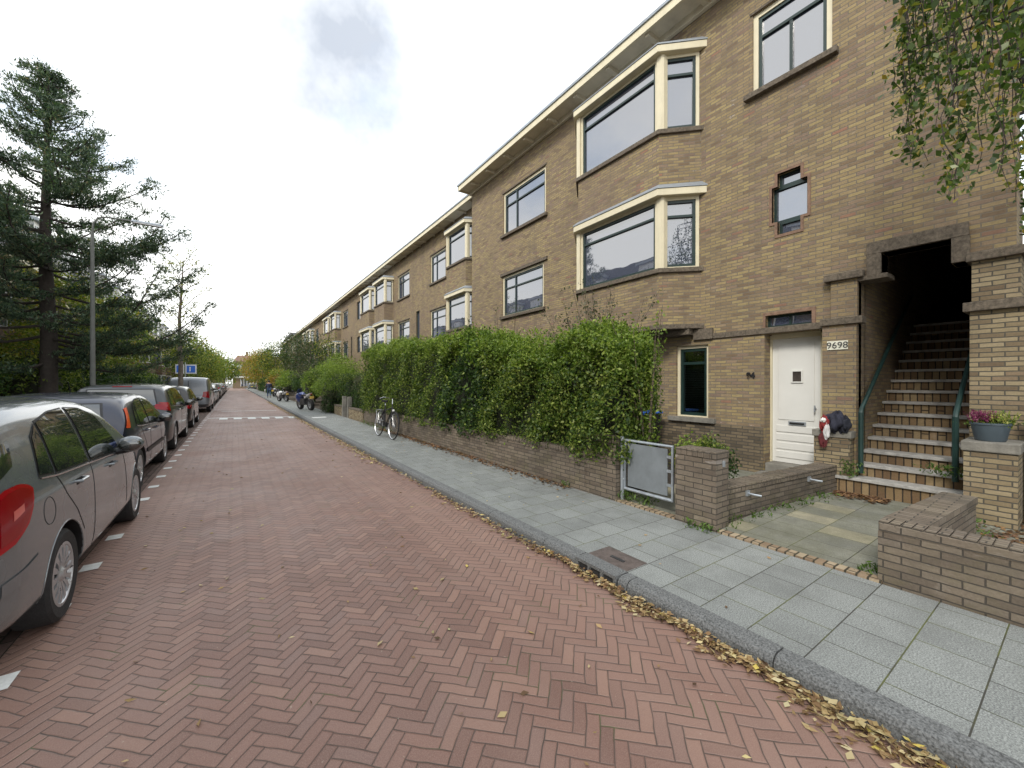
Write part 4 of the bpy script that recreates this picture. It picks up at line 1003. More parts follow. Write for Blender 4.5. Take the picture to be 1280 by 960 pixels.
btree('garden_tree', 'broad yellow green tree past the lamp post', (-5.6, 32.0, .1), 6.8, (1.9, 3.2, 2.4), ['autumn', 'privet_top'], 620, 16, .13, .22, seed=12, cz=4.2)
btree('street_tree', 'round olive tree down the left pavement past the van', (-4.2, 55.0, .1), 7.5, (2.0, 4.0, 2.7), ['autumn', 'privet'], 520, 14, .16, .28, seed=13, cz=4.3)
btree('street_tree', 'green street tree behind the row of far parked cars', (-4.0, 72.0, .1), 7.8, (2.3, 4.5, 3.0), ['privet', 'autumn'], 520, 14, .2, .34, seed=14, cz=4.3)
btree('street_tree', 'light green tree near the far end of the left pavement', (-3.8, 95.0, .1), 8.5, (2.8, 6, 3.4), ['privet_top', 'autumn'], 520, 14, .26, .45, seed=15, cz=4.6)
btree('street_tree', 'small olive tree at the end of the street left of the kiosk', (-2.0, 128.0, .1), 8.0, (3.5, 5, 3.2), ['autumn', 'privet'], 420, 14, .34, .5, seed=16)

# cedar
def cedar():
    x, y = -5.05, 19.5; t = thing('cedar_tree', (x, y, .1), 'tall dark blue green cedar with spreading boughs over the left pavement', 'tree')
    r = random.Random(21); b = MB(); H = 11.9
    b.tube([(x, y, 0), (x+.05, y, 3), (x-.05, y+.05, 6), (x, y, 8.5), (x+.05, y, H)], [.24, .2, .15, .09, .02], 10); b.build('trunk', 'barkdark', t, smooth=True)
    C = []; bb = MB(); nb_ = 0; Dr = []
    z = 2.0
    extra = [(3.1, .25, 4.3), (3.8, -.5, 4.0), (6.0, -.15, 3.6), (6.3, -.45, 3.7), (4.6, .1, 3.9), (7.6, -.3, 2.9), (8.9, .2, 2.0)]
    specs = [(ez, ea, eL, .12) for ez, ea, eL in extra]
    while z < H-.1:
        f = (z-2.0)/(H-2.0); base = 3.9*(1-f)**.92+.22
        L = base*r.choice((.45, .7, .85, 1.0, 1.15))*r.uniform(.8, 1.05); a = r.uniform(0, 2*PI)
        if math.cos(a) < -.2: L = min(L, 3.3)
        specs.append((z, a, L, r.uniform(-.08, .22)+.35*f)); z += r.uniform(.04, .135)*(1.15-.55*f)
    for (z, a, L, rise) in specs:
            f = (z-2.0)/(H-2.0); i = r.randint(0, 9)
            pts = []; n = 8; curl = r.uniform(.05, .28)
            for q in range(n+1):
                g = q/n; wv = .16*math.sin(g*4+i)
                pts.append(Vector((x+math.cos(a+wv)*L*g, y+math.sin(a+wv)*L*g, z+L*(rise*g-.14*math.sin(g*PI)+curl*g*g*g))))
            bb.tube(pts, [.05*(1-f*.6)*(1-.85*q/n)+.006 for q in range(n+1)], 5, caps=False)
            side = Vector((-math.sin(a), math.cos(a), 0)); fw = Vector((math.cos(a), math.sin(a), 0))
            m = int(3+L*3.0)
            for q in range(m):
                g = .30+.70*(q+r.random())/m
                if r.random() < .12: continue
                g = min(1, g); kk = min(n-1, int(g*n)); u = g*n-kk; p = pts[kk].lerp(pts[kk+1], u)
                wid = (.18+.62*math.sin(min(1, g*1.05)*PI*.9))*min(1., L*.4)*r.uniform(.4, 1.1)
                for sgn in (-1, 1):
                    if r.random() < .15: continue
                    ns = max(1, int(wid/.16)); ang = r.uniform(.3, 1.1); up_ = r.uniform(-.05, .45)
                    dd = (side*sgn+fw*ang+Vector((0, 0, up_))).normalized()
                    for e in range(ns): C.append(p+dd*wid*(e+1)/ns+Vector((r.gauss(0, .05), r.gauss(0, .05), r.gauss(0, .05)))); Dr.append(dd)
                    if wid > .35: bb.tube([p, p+dd*wid*.95], [.009, .004], 3, caps=False)
                C.append(p+Vector((0, 0, .05))); Dr.append(fw)
            C.append(pts[-1]); Dr.append(fw)
    bb.build('boughs', 'barkdark', t)
    C = np.array([tuple(c) for c in C]); Dr = np.array([tuple(d) for d in Dr])
    per = 26
    P = np.repeat(C, per, 0)+rng.normal(size=(len(C)*per, 3))*(.085, .085, .06)
    D = np.repeat(Dr, per, 0)*.5+(0, 0, .5)
    V, F = leafquads(P, .095, dirs=D, aspect=.30, up=.1)
    raw('needles', V, F, 'needle', parent=t)
    print('cedar', len(C), len(F))
    return t
cedar()
# sparse young street tree in a tree pit
def youngtree():
    x, y = -2.1, 24.5; t = thing('street_tree', (x, y, 0), 'slender young street tree with sparse leaves between the cars', 'tree'); r = random.Random(4)
    b = MB(); H = 7.6
    b.tube([(x, y, -.02), (x+.02, y, 2.5), (x-.03, y, 4.6), (x+.08, y, 6.3), (x+.12, y, H)], [.11, .09, .065, .035, .01], 8)
    P = []
    for i in range(34):
        z = 2.7+(H-3.0)*(i/34)**.9; a = i*2.4+r.uniform(-.4, .4); L = (1.75-.9*(i/34))*r.uniform(.6, 1.1)
        pts = [(x, y, z)]+[(x+math.cos(a)*L*g+r.gauss(0, .04), y+math.sin(a)*L*g+r.gauss(0, .04), z+L*1.05*g+r.gauss(0, .05)) for g in (.25, .5, .75, 1)]
        b.tube(pts, [.022, .016, .012, .008, .004], 4, caps=False)
        for j in range(3):
            k = r.randint(1, 3); p = Vector(pts[k]); a2 = a+r.choice((-1, 1))*r.uniform(.5, 1.2); l2 = L*.4
            q = p+Vector((math.cos(a2)*l2, math.sin(a2)*l2, l2*.7)); b.tube([p, q], [.008, .003], 3, caps=False)
            for _ in range(13): P.append(tuple(p.lerp(q, r.uniform(.2, 1.1))+Vector((r.gauss(0, .06), r.gauss(0, .06), r.gauss(0, .06)))))
        for _ in range(8):
            g = r.uniform(.3, 1); k = min(3, int(g*4)); P.append(tuple(Vector(pts[k]).lerp(Vector(pts[k+1]), g*4-k)+Vector((r.gauss(0, .08),)*3)))
    b.build('trunk', 'bark', t, smooth=True)
    leaves('crown', P, .085, ['autumn'], parent=t)
    b = MB(); b.box(x-.55, x+.55, y-.8, y+.8, -.02, .02); b.build('tree_pit', 'soil', t)
youngtree()
# birch-like tree at the right edge with hanging branches
def hanging():
    x, y = 6.05, -1.35; t = thing('birch_tree', (x, y, .1), 'tree with hanging leafy branches over the top right of the facade', 'tree'); r = random.Random(12)
    b = MB(); b.tube([(x, y, 0), (x-.05, y+.05, 2.5), (x-.1, y+.1, 4.5), (x-.15, y+.2, 6.8)], [.13, .11, .08, .03], 8)
    P = []; D = []
    # target drape positions (x, y) and z range
    def strand(px, py, z1, z0, n, wid=.05):
        pts = [(px+r.gauss(0, .02)+.06*math.sin(q*.9+px*9), py+r.gauss(0, .02), z1+(z0-z1)*q/9) for q in range(10)]
        b.tube(pts, [.006-.0004*q for q in range(10)], 3, caps=False)
        for _ in range(n):
            g = r.random()**.8; k = min(8, int(g*9)); p = Vector(pts[k]).lerp(Vector(pts[k+1]), g*9-k)
            P.append((p.x+r.gauss(0, wid), p.y+r.gauss(0, wid), p.z+r.gauss(0, .04))); D.append((r.gauss(0, .5), r.gauss(0, .5), -.8))
        return pts[0]
    def limb(p): b.tube([(x-.1, y+.1, r.uniform(4.2, 5.6)), (x+(p[0]-x)*.5, y+(p[1]-y)*.5, p[2]+.35), p], [.035, .018, .006], 5, caps=False)
    for (q, X_, e1, e0, n) in STR:     # q = Y/X, e = rise above eye height per metre of X
        Y_ = q*X_; z1 = 1.6+X_*e1; z0 = 1.6+X_*e0
        p = strand(X_, Y_, z1, z0, n); 
        if r.random() < .4: limb(p)
    for _ in range(60):   # rest of the crown beyond the frame
        a = r.uniform(0, 2*PI); R_ = r.uniform(.3, 1.6); px, py = x+.3+math.cos(a)*R_, y-.5+math.sin(a)*R_
        if py > -.2: continue
        z1 = r.uniform(4.2, 6.8); p = strand(px, py, z1, z1-r.uniform(.6, 1.7), 60, .07)
        if r.random() < .4: limb(p)
    b.build('branches', 'barkdark', t, smooth=True)
    leaves('crown', P, .052, ['birch'], parent=t, dirs=np.array(D), aspect=.62)
STR = []
rr = random.Random(5)
for i in range(58):
    q = rr.uniform(.055, .200); k = int((.200-q)/.030)
    bot = (.385, .435, .315, .325, .30)[k]*rr.uniform(1.0, 1.75)
    STR.append((q, rr.uniform(4.0, 5.4), max(bot+.3, rr.uniform(.65, 1.0)), bot, int(70*rr.uniform(.7, 1.2))))
STR += [(.136, 4.5, .72, .305, 90), (.131, 4.6, .60, .306, 60), (.108, 4.7, .62, .343, 60), (.196, 4.3, .69, .417, 90), (.189, 4.4, .72, .40, 80), (.206, 4.3, .60, .53, 26), (.083, 5.2, .66, .30, 80), (.070, 5.3, .60, .28, 70)]
hanging()
bush('shrub', 'dark leafy shrub behind the iron gate right of the brick pier', 'shrub', (8.6, -.2, 1.9), (1.1, .6, 1.4), ['ivy', 'birch'], 500, 14, .06, .09)
btree('garden_tree', 'purple tinged tree behind the right corner of the building', (11.5, -.2, .1), 8.5, (2.2, 1.3, 3.6), ['ivy', 'birch'], 420, 14, .1, .22, seed=31, cz=5.0)

# ------------------------------------------------------------------ leaf litter
def litter(name, label, n, fx, mats, size=.07, z=.0):
    P = np.array([fx() for _ in range(n)]); V, F = leafquads(P, size, up=-.2, aspect=.62, flat=.75)
    # lay nearly flat: squash each leaf about its centre
    Vc = V.reshape(-1, 4, 3); c = Vc.mean(1, keepdims=True); Vc = c+(Vc-c)*(1, 1, .35)
    o = raw(name, Vc.reshape(-1, 3), F, mats); o['kind'] = 'stuff'; return tag(o, label, 'leaves')
def f1():
    y = random.choice((random.uniform(-2, 5.5), random.uniform(-2, 12), random.uniform(0, 3), random.uniform(-.5, 2.2)))
    w_ = abs(random.gauss(0, .045+.03*math.sin(y*3)*math.sin(y*1.3+1)+.02*math.sin(y*11))); return (KX-.012-w_, y, .012+max(0, .045-w_*.45)*random.random())
litter('leaf_litter', 'yellow brown fallen leaves banked in the gutter along the kerb', 3300, f1, ['litter'], .041)
litter('leaf_litter', 'thin line of fallen leaves in the gutter further down the street', 2200, lambda: (KX-.02-abs(random.gauss(0, .10)), random.uniform(8, 40), .012), ['litter'], .06)
litter('leaf_litter', 'brown fallen leaves along the foot of the hedge wall', 2600, lambda: (3.95-abs(random.gauss(0, .10)), 4.2+random.random()**.8*9, .108+random.uniform(0, .02)), ['litter_dark'], .05)
litter('leaf_litter', 'old leaves gathered at the foot of the brick stairs', 500, lambda: (6.76-abs(random.gauss(0, .13)), random.uniform(1.45, 2.0), .122+random.uniform(0, .02)), ['litter_dark'], .055)
litter('leaf_litter', 'brown leaves on the small path at the right of the pier', 420, lambda: (random.uniform(5.8, 7.0), .42+random.gauss(0, .2), .118), ['litter_dark'], .06)
litter('leaf_litter', 'scattered single leaves and twigs on the red clinker road', 420, lambda: (random.uniform(-1.0, 2.4), .6+random.random()**1.6*28, .010), ['litter'], .040)
litter('leaf_litter', 'few leaves scattered over the grey pavement', 90, lambda: (random.uniform(2.6, 3.9), 1+random.random()*20, SW+.010), ['litter'], .035)
# ------------------------------------------------------------------ cars
def interp(tab, y): return float(np.interp(y, [a for a, _ in tab], [b for _, b in tab]))
def car_body(L, W, H, top, belt, zb, plan, arch_y, rw, tumble=.34):
    """lofted body, y from rear (0) to nose (L)"""
    ys = sorted({a for a, _ in top})
    rings = []
    for y in ys:
        zt = interp(top, y); p = interp(plan, y)*W/2; zbb = interp(zb, y); bl = min(interp(belt, y), zt-.07)
        g = max(0, zt-bl-.07); wt = p-.02-g*tumble
        mid = zbb+(bl-zbb)*.5
        half = [(0, zbb), (p*.72, zbb), (p*.955, zbb+.03), (p, zbb+.14 if zbb < .5 else zbb+.03), (p*1.004, mid), (p*.992, bl-.10 if bl-.10 > mid else (mid+bl)/2), (p*.965, bl),
                (wt+(p*.965-wt)*.42, bl+(zt-bl)*.55), (wt-.01, zt-.055), (wt-.09, zt-.012), (wt*.5, zt+.012), (0, zt+.018)]
        rings.append([(x, y, z) for x, z in half]+[(-x, y, z) for x, z in half[-2:0:-1]])
    def cap(r, dy):
        cx = 0; cz = sum(v[2] for v in r)/len(r)
        return [(v[0]*.93, v[1]+dy, cz+(v[2]-cz)*.90) for v in r], [(v[0]*.55, v[1]+dy*1.3, cz+(v[2]-cz)*.5) for v in r]
    a1, a2 = cap(rings[0], -.03); c1, c2 = cap(rings[-1], .03)
    rings = [a2, a1]+rings+[c1, c2]
    n = len(rings[0]); b = MB(); vs = [v for r in rings for v in r]
    fs = [(i*n+k, i*n+(k+1) % n, (i+1)*n+(k+1) % n, (i+1)*n+k) for i in range(len(rings)-1) for k in range(n)]
    fs += [tuple(range(n))[::-1], tuple(range((len(rings)-1)*n, len(rings)*n))]
    b.add(vs, fs)
    me = bpy.data.meshes.new('tmp'); me.from_pydata(b.v, [], b.f)
    bm = bmesh.new(); bm.from_mesh(me); bmesh.ops.recalc_face_normals(bm, faces=bm.faces); bm.to_mesh(me); bm.free()
    o = bpy.data.objects.new('tmp', me); COL.objects.link(o)
    m = o.modifiers.new('s', 'SUBSURF'); m.levels = 2; m.render_levels = 2
    dg = bpy.context.evaluated_depsgraph_get(); smooth = bpy.data.meshes.new_from_object(o.evaluated_get(dg))
    bm = bmesh.new(); bm.from_mesh(smooth); bvh = BVHTree.FromBMesh(bm); bm.free()
    # wheel wells
    o.modifiers.clear(); o.data = smooth
    R_ = rw+.045; cutters = []
    for ay in arch_y:
        for sx in (-1, 1):
            cb = MB(); cb.lathe([(0, sx*(W/2-.30)), (R_, sx*(W/2-.30)), (R_, sx*(W/2+.3)), (0, sx*(W/2+.3))], (0, ay, rw+.0), 'x', 40)
            c = cb.build('cut', 'black'); cutters.append(c)
            bm = bmesh.new(); bm.from_mesh(c.data); bmesh.ops.remove_doubles(bm, verts=bm.verts, dist=1e-5); bmesh.ops.recalc_face_normals(bm, faces=bm.faces); bm.to_mesh(c.data); bm.free()
            md = o.modifiers.new('b', 'BOOLEAN'); md.operation = 'DIFFERENCE'; md.object = c; md.solver = 'EXACT'
    dg = bpy.context.evaluated_depsgraph_get(); body = bpy.data.meshes.new_from_object(o.evaluated_get(dg))
    bpy.data.objects.remove(o)
    for c in cutters: bpy.data.objects.remove(c)
    return body, bvh

def pj(bvh, p, d, off):
    h = bvh.ray_cast(Vector(p), Vector(d))
    if h[0] is None: return None
    n = h[1] if h[1].dot(Vector(d)) < 0 else -h[1]
    return h[0]+n*off
def resamp(pl, n):
    pl = [Vector((*p, 0)) for p in pl]; L = [0]
    for a, c in zip(pl, pl[1:]): L.append(L[-1]+(c-a).length)
    out = []
    for i in range(n+1):
        s = L[-1]*i/n; out.append((float(np.interp(s, L, [p.x for p in pl])), float(np.interp(s, L, [p.y for p in pl]))))
    return out
def panel_side(bvh, lo, hi, off, n=16, m=6, sx=1, thick=.0):
    a = resamp(lo, n); c = resamp(hi, n); vs = []
    for j in range(m+1):
        for i in range(n+1):
            f = j/m; y = a[i][0]*(1-f)+c[i][0]*f; z = a[i][1]*(1-f)+c[i][1]*f
            p = pj(bvh, (2*sx, y, z), (-sx, 0, 0), off)
            vs.append(tuple(p) if p else (sx*.6, y, z))
    return vs, [(j*(n+1)+i, j*(n+1)+i+1, (j+1)*(n+1)+i+1, (j+1)*(n+1)+i) for j in range(m) for i in range(n)]
def panel_end(bvh, lo, hi, off, rear=True, n=16, m=6):
    """lo/hi polylines in (x,z) seen along y"""
    a = resamp(lo, n); c = resamp(hi, n); vs = []; d = 1 if rear else -1
    for j in range(m+1):
        for i in range(n+1):
            f = j/m; x = a[i][0]*(1-f)+c[i][0]*f; z = a[i][1]*(1-f)+c[i][1]*f
            p = pj(bvh, (x, -3*d if rear else 9, z), (0, d, 0), off)
            vs.append(tuple(p) if p else (x, .5 if rear else 3.4, z))
    return vs, [(j*(n+1)+i, j*(n+1)+i+1, (j+1)*(n+1)+i+1, (j+1)*(n+1)+i) for j in range(m) for i in range(n)]
def seam(bvh, pts, w=.004, off=.0015, sx=1, dirn='x'):
    pts = resamp(pts, max(6, len(pts)*8)); out = []
    for y, z in pts:
        p = pj(bvh, (2*sx, y, z), (-sx, 0, 0), off)
        if p: out.append(p)
    b = MB()
    if len(out) > 1: b.tube(out, w, 4, caps=False)
    return b

def wheel(parent, x, y, r, w, sx, spokes=12, style='cap', rimmat='rim'):
    wl = MB(); o = w/2
    prof = [(r*.66, -o*.9), (r*.90, -o), (r*.975, -o*.82), (r, -o*.5), (r, o*.5), (r*.975, o*.82), (r*.90, o), (r*.70, o*.93), (r*.66, o*.8)]
    wl.lathe(prof, (x, y, r), 'x', 40); wl.lathe([(0, -o*.85), (r*.68, -o*.85)], (x, y, r), 'x', 40)
    wo_ = wl.build('wheel', 'rubber', parent, local=True, smooth=True)
    xo = x+sx*o*.80; rr_ = r*.66
    b = MB(); b.lathe([(rr_+.008, xo+sx*.012), (rr_-.012, xo+sx*.014), (rr_-.03, xo-sx*.012)], (0, y, r), 'x', 40)
    b.lathe([(0, xo+sx*.018), (.03, xo+sx*.018), (.045, xo+sx*.004), (.06, xo-sx*.004)], (0, y, r), 'x', 24)
    for i in range(spokes):
        a = 2*PI*i/spokes; ww = .42*2*PI/spokes
        vs = []
        for rad, hw, dx in ((.05, ww*.055 if spokes > 7 else .035, 0), (rr_*.6, ww*rr_*.40, .010), (rr_-.012, ww*rr_*.62, .008)):
            for sgn in (-1, 1):
                yy = math.cos(a)*rad-math.sin(a)*hw*sgn; zz = math.sin(a)*rad+math.cos(a)*hw*sgn
                vs.append((xo+sx*dx, y+yy, r+zz)); vs.append((xo+sx*(dx-.02), y+yy, r+zz))
        b.add(vs, [(0, 2, 6, 4), (4, 6, 10, 8), (0, 4, 5, 1), (4, 8, 9, 5), (2, 3, 7, 6), (6, 7, 11, 10)])
    rim = b.build('rim', rimmat, wo_, local=True, smooth=False)
    b = MB(); b.lathe([(0, xo-sx*.028), (rr_-.004, xo-sx*.026)], (0, y, r), 'x', 32); b.build('brake_disc', 'black', wo_, local=True)
    return wo_

def make_car(name, label, loc, rl=(.62, .90, .66, .86),  L=4., W=1.71, H=1.49, top=None, belt=None, colr='p', rw=.31, wy=(.75, 3.26), win=None, tail=None, rearwin=None, bump=None, spokes=12, grp='cars parked nose to tail on the left of the street', cat='car', tumble=.34, zb=.2, seams=True, tyre=.2, handles=None, detail=2, rub=False, fuel=True, mirrorz=None, taillow=None, dy=0.):
    t = thing(name, (loc[0], loc[1], 0), label, cat, grp)
    plan = [(0, .86), (.06, .92), (.25, .965), (.6, .99), (1.0, 1.0), (L*.72, 1.0), (L*.84, .975), (L*.93, .90), (L*.98, .78), (L, .66)]
    zbt = [(0, zb+.10), (.15, zb+.02), (.4, zb), (L-.5, zb), (L-.1, zb+.03), (L, zb+.1)]
    body, bvh = car_body(L, W, H, top, belt, zbt, plan, wy, rw, tumble)
    body.name = 'body'; body.materials.clear(); body.materials.append(M[colr]); body.materials.append(M['black'])
    idx = []
    for p in body.polygons:
        c = p.center; k = 0
        for ay in wy:
            d = math.hypot(c.y-ay, c.z-rw)
            if d < rw+.052 and abs(c.x) < W/2-.012 and (abs(d-(rw+.045)) < .012 and abs(p.normal.x) < .5 or abs(c.x) < W/2-.2 and abs(p.normal.x) > .9 and d < rw+.05): k = 1
        idx.append(k)
    body.polygons.foreach_set('material_index', idx); body.polygons.foreach_set('use_smooth', [True]*len(idx)); body.set_sharp_from_angle(angle=math.radians(35))
    o = bpy.data.objects.new('body', body); COL.objects.link(o); o.parent = t
    for sx in (1, -1):
        # arch lips
        for ay in wy:
            pts = []
            for i in range(25):
                a = PI*(-.08+1.16*i/24); y = ay+math.cos(a)*(rw+.05); z = rw+math.sin(a)*(rw+.05)
                if z < .22: continue
                p = pj(bvh, (2*sx, y, z), (-sx, 0, 0), -.002)
                if p: pts.append(p)
            b = MB(); b.tube(pts, .006, 6); b.build('arch_lip', colr, t, local=True, smooth=True)
        for lo, hi in win:
            # black rubber surround then the glass
            cx = sum(p[0] for p in lo+hi)/len(lo+hi); cz = sum(p[1] for p in lo+hi)/len(lo+hi)
            gr = lambda pl: [(p[0]+(.014 if p[0] > cx else -.014), p[1]+(.012 if p[1] > cz else -.012)) for p in pl]
            b = MB(); b.add(*panel_side(bvh, gr(lo), gr(hi), .003, sx=sx)); sf = b.build('window_seal', 'black', t, local=True, smooth=True)
            b = MB(); b.add(*panel_side(bvh, lo, hi, .0065, sx=sx)); b.build('side_window', 'carglass', sf, local=True, smooth=True)
        if detail > 1:
            zl = [(p[0], p[1]-.022) for p in win[0][0][:1]]+[(p[0], p[1]-.022) for w_ in win for p in w_[0]]
            b = seam(bvh, zl, .006, .004, sx); b.build('window_trim', 'chrome', t, local=True)
        if seams:
            for s in seams if isinstance(seams, list) else []:
                b = seam(bvh, s, .0042, -.0008, sx); b.build('door_gap', 'black', t, local=True)
        for (hy, hz) in handles or []:
            p = pj(bvh, (2*sx, hy, hz), (-sx, 0, 0), 0)
            b = MB(); b.tube([(p.x-.012*sx, hy-.085, hz), (p.x+.028*sx, hy-.07, hz), (p.x+.032*sx, hy+.06, hz+.002), (p.x-.012*sx, hy+.085, hz+.004)], [.008, .013, .013, .008], 8); b.build('door_handle', colr, t, local=True, smooth=True)
            b = MB(); vs, fs = panel_side(bvh, [(hy-.07, hz-.028), (hy+.07, hz-.026)], [(hy-.07, hz+.014), (hy+.07, hz+.016)], .002, 6, 3, sx); b.add(vs, fs); b.build('handle_recess', 'black', t, local=True)
        if rub:
            b = MB(); b.add(*panel_side(bvh, [(wy[0]+.42, .50), (wy[1]-.42, .50)], [(wy[0]+.42, .56), (wy[1]-.42, .56)], .012, 12, 2, sx)); b.build('rub_strip', 'black', t, local=True)
        # mirror
        my, mz = mirrorz; p = pj(bvh, (2*sx, my, mz), (-sx, 0, 0), 0)
        b = MB(); b.ball((p.x+.115*sx, my+.02, mz+.04), (.10, .075, .08), 16, 12); mm = b.build('wing_mirror', colr, t, local=True, smooth=True)
        b = MB(); b.tube([(p.x-.02*sx, my+.02, mz-.03), (p.x+.12*sx, my+.02, mz-.01)], [.035, .03], 8); b.build('mirror_arm', 'black', mm, local=True)
        b = MB(); b.ball((p.x+.115*sx, my-.035, mz+.04), (.085, .03, .06), 16, 10); b.build('mirror_glass', 'carglass', mm, local=True, smooth=True)
        # tail lamp wraps round the corner: side piece + rear piece
        lo, hi, mat = tail
        b = MB(); b.add(*panel_side(bvh, lo, hi, .008, 10, 8, sx)); tl = b.build('tail_lamp', mat, t, local=True, smooth=True)
        if detail > 1 and mat == 'red_lamp' and L < 4.05:
            q = lambda pl, dy, dz: [(a+dy, b_+dz) for a, b_ in pl]
            cy = sum(p[0] for p in lo+hi)/len(lo+hi); cz = sum(p[1] for p in lo+hi)/len(lo+hi)
            sh = lambda pl, kk: [(cy+(p[0]-cy)*kk, cz+(p[1]-cz)*kk) for p in pl]
            b = MB(); b.add(*panel_side(bvh, sh(lo, .80), sh(hi, .80), .0105, 10, 8, sx)); b.build('lamp_reflector', 'lamp_inner', tl, local=True, smooth=True)
            b = MB(); b.add(*panel_side(bvh, [(cy-.10, cz-.06), (cy+.0, cz-.03)], [(cy-.09, cz-.01), (cy+.01, cz+.01)], .0125, 6, 4, sx)); b.build('reverse_lens', 'pale_lamp', tl, local=True, smooth=True)
        if taillow:
            b = MB(); b.add(*panel_side(bvh, taillow[0], taillow[1], .010, 8, 4, sx)); b.build('indicator_lens', 'orange_lamp', tl, local=True, smooth=True)
        xo = W*.47; zl = min(p[1] for p in lo)+.02; zh = max(p[1] for p in hi)-.02
        if rl: b = MB(); b.add(*panel_end(bvh, [(sx*W/2*rl[0], zl+.05), (sx*W/2*rl[1], zl)], [(sx*W/2*rl[2], zh-.02), (sx*W/2*rl[3], zh)], .008, True, 8, 8)); b.build('rear_lens', mat, tl, local=True, smooth=True)
        # head lamp
        b = MB(); b.add(*panel_side(bvh, [(L-.52, .66), (L-.14, .60)], [(L-.62, .78), (L-.2, .72)], .006, 8, 4, sx)); b.build('head_lamp', 'white_lamp', t, local=True, smooth=True)
        for ay in wy: wheel(t, sx*(W/2-tyre/2-.015), ay, rw, tyre, sx, spokes)
        if fuel and sx > 0:
            pts = [(.62+.085*math.cos(2*PI*i/20), .80+.085*math.sin(2*PI*i/20)) for i in range(21)]
            b = seam(bvh, pts, .003, -.0005, sx); b.build('fuel_flap', 'black', t, local=True)
    # rear window, bumper strip, plate, high lamp
    lo, hi = rearwin
    b = MB(); b.add(*panel_end(bvh, [(p[0]*1.05, p[1]-.025) for p in lo], [(p[0]*1.05, p[1]+.02) for p in hi], .003)); rs = b.build('window_seal', 'black', t, local=True, smooth=True)
    b = MB(); b.add(*panel_end(bvh, lo, hi, .007)); b.build('rear_window', 'carglass', rs, local=True, smooth=True)
    zp = .62 if H < 1.7 else .78
    b = MB(); b.add(*panel_end(bvh, [(-.26, zp), (.26, zp)], [(-.26, zp+.11), (.26, zp+.11)], .012, True, 4, 2)); b.build('number_plate', plain('yellow_plate', (.75, .50, .04), .4, .05), t, local=True)
    b = MB(); b.add(*panel_end(bvh, [(-W*.44, .40), (W*.44, .40)], [(-W*.44, .45), (W*.44, .45)], .008, True, 20, 2)); b.build('bumper_line', 'black', t, local=True)
    # windscreen: projected from above
    wv = []; y0w, y1w = wsy = windsc(top, L)
    for j in range(9):
        for i in range(13):
            y = y0w+(y1w-y0w)*j/8; hw = W/2*(.66+.14*(j/8)) ; x = -hw+2*hw*i/12
            h = bvh.ray_cast(Vector((x, y, 4)), Vector((0, 0, -1))); wv.append(tuple(h[0]+h[1]*.006) if h[0] else (x, y, 1))
    b = MB(); b.add(wv, [(j*13+i, j*13+i+1, (j+1)*13+i+1, (j+1)*13+i) for j in range(8) for i in range(12)]); b.build('windscreen', 'carglass', t, local=True, smooth=True)
    if detail > 1:
        b = MB(); zt = interp(top, .6); b.tube([(0, L*.30, interp(top, L*.30)+.0), (0, L*.30-.10, interp(top, L*.3)+.17)], .006, 5); b.build('aerial', 'black', t, local=True)
    return t, bvh
def windsc(top, L):
    # between cowl and roof front: the steepest section in the front half
    ys = [a for a, _ in top]; zs = [b for _, b in top]
    mx = max(zs); c = [y for y, z in top if z < mx-.40 and y > L*.5][0]; r_ = [y for y, z in top if z > mx-.09][-1]
    return r_+.03, c-.02

M['lamp_inner'] = glassmat('lamp_reflector', (.22, .004, .008), 1.6, .12, .6)
M['pale_lamp'] = glassmat('reverse_lens', (.55, .12, .10), 1.6, .1)
M['p_silver'] = paint('cool_silver_paint', (.165, .185, .20), .4, .2)
M['p_blue'] = paint('dark_blue_paint', (.010, .014, .034), .2)
M['p_anthr'] = paint('anthracite_paint', (.032, .037, .042), .4)
M['p_black'] = paint('black_paint', (.012, .012, .014), .3)
M['p_grey'] = paint('grey_van_paint', (.20, .215, .24), .45)
M['p_white'] = paint('white_car_paint', (.60, .61, .62), .1)
M['p_red'] = paint('dark_red_paint', (.16, .02, .02), .3)
TOPA = [(0, .66), (.03, .86), (.07, 1.0), (.14, 1.14), (.24, 1.31), (.34, 1.415), (.48, 1.46), (.8, 1.48), (1.2, 1.485), (1.6, 1.49), (2.0, 1.475), (2.3, 1.42), (2.5, 1.34), (2.72, 1.21), (2.95, 1.07), (3.08, 1.0), (3.4, .93), (3.7, .84), (3.88, .73), (4.0, .55)]
BELTA = [(0, .98), (1, .955), (2, .925), (3, .90), (4, .86)]
WINA = [([(.60, 1.03), (.80, 1.01)], [(.72, 1.25), (.84, 1.325)]),
        ([(.85, 1.005), (1.50, .975)], [(.885, 1.335), (1.18, 1.385), (1.48, 1.395)]),
        ([(1.59, .97), (2.52, .925)], [(1.57, 1.395), (1.90, 1.375), (2.2, 1.29), (2.50, 1.0)])]
SEAMA = [[(1.54, 1.40), (1.545, .95), (1.52, .6), (1.50, .30)], [(1.24, .50), (1.10, .68), (.92, .84), (.82, 1.0)], [(2.62, .92), (2.66, .70), (2.70, .36)], [(1.02, .29), (2.78, .27)]]
silver, bv = make_car('parked_car', 'silver grey hatchback with red tail lamp, nearest of the parked cars', (-1.79, 3.10), top=TOPA, belt=BELTA, colr='p_silver', win=WINA, wy=(.88, 3.30), rw=.305,
    tail=([(.05, .70), (.20, .73), (.33, .80), (.42, .90), (.455, .965)], [(.08, .99), (.20, 1.025), (.33, 1.03), (.42, 1.01), (.46, .98)], 'red_lamp'), rearwin=([(-.55, 1.02), (.55, 1.02)], [(-.46, 1.32), (.46, 1.32)]), seams=SEAMA, handles=[(1.20, .88), (2.12, .85)], mirrorz=(2.40, .945), spokes=14)
def sc(tab, ky, kz): return [(a*ky, b*kz) for a, b in tab]
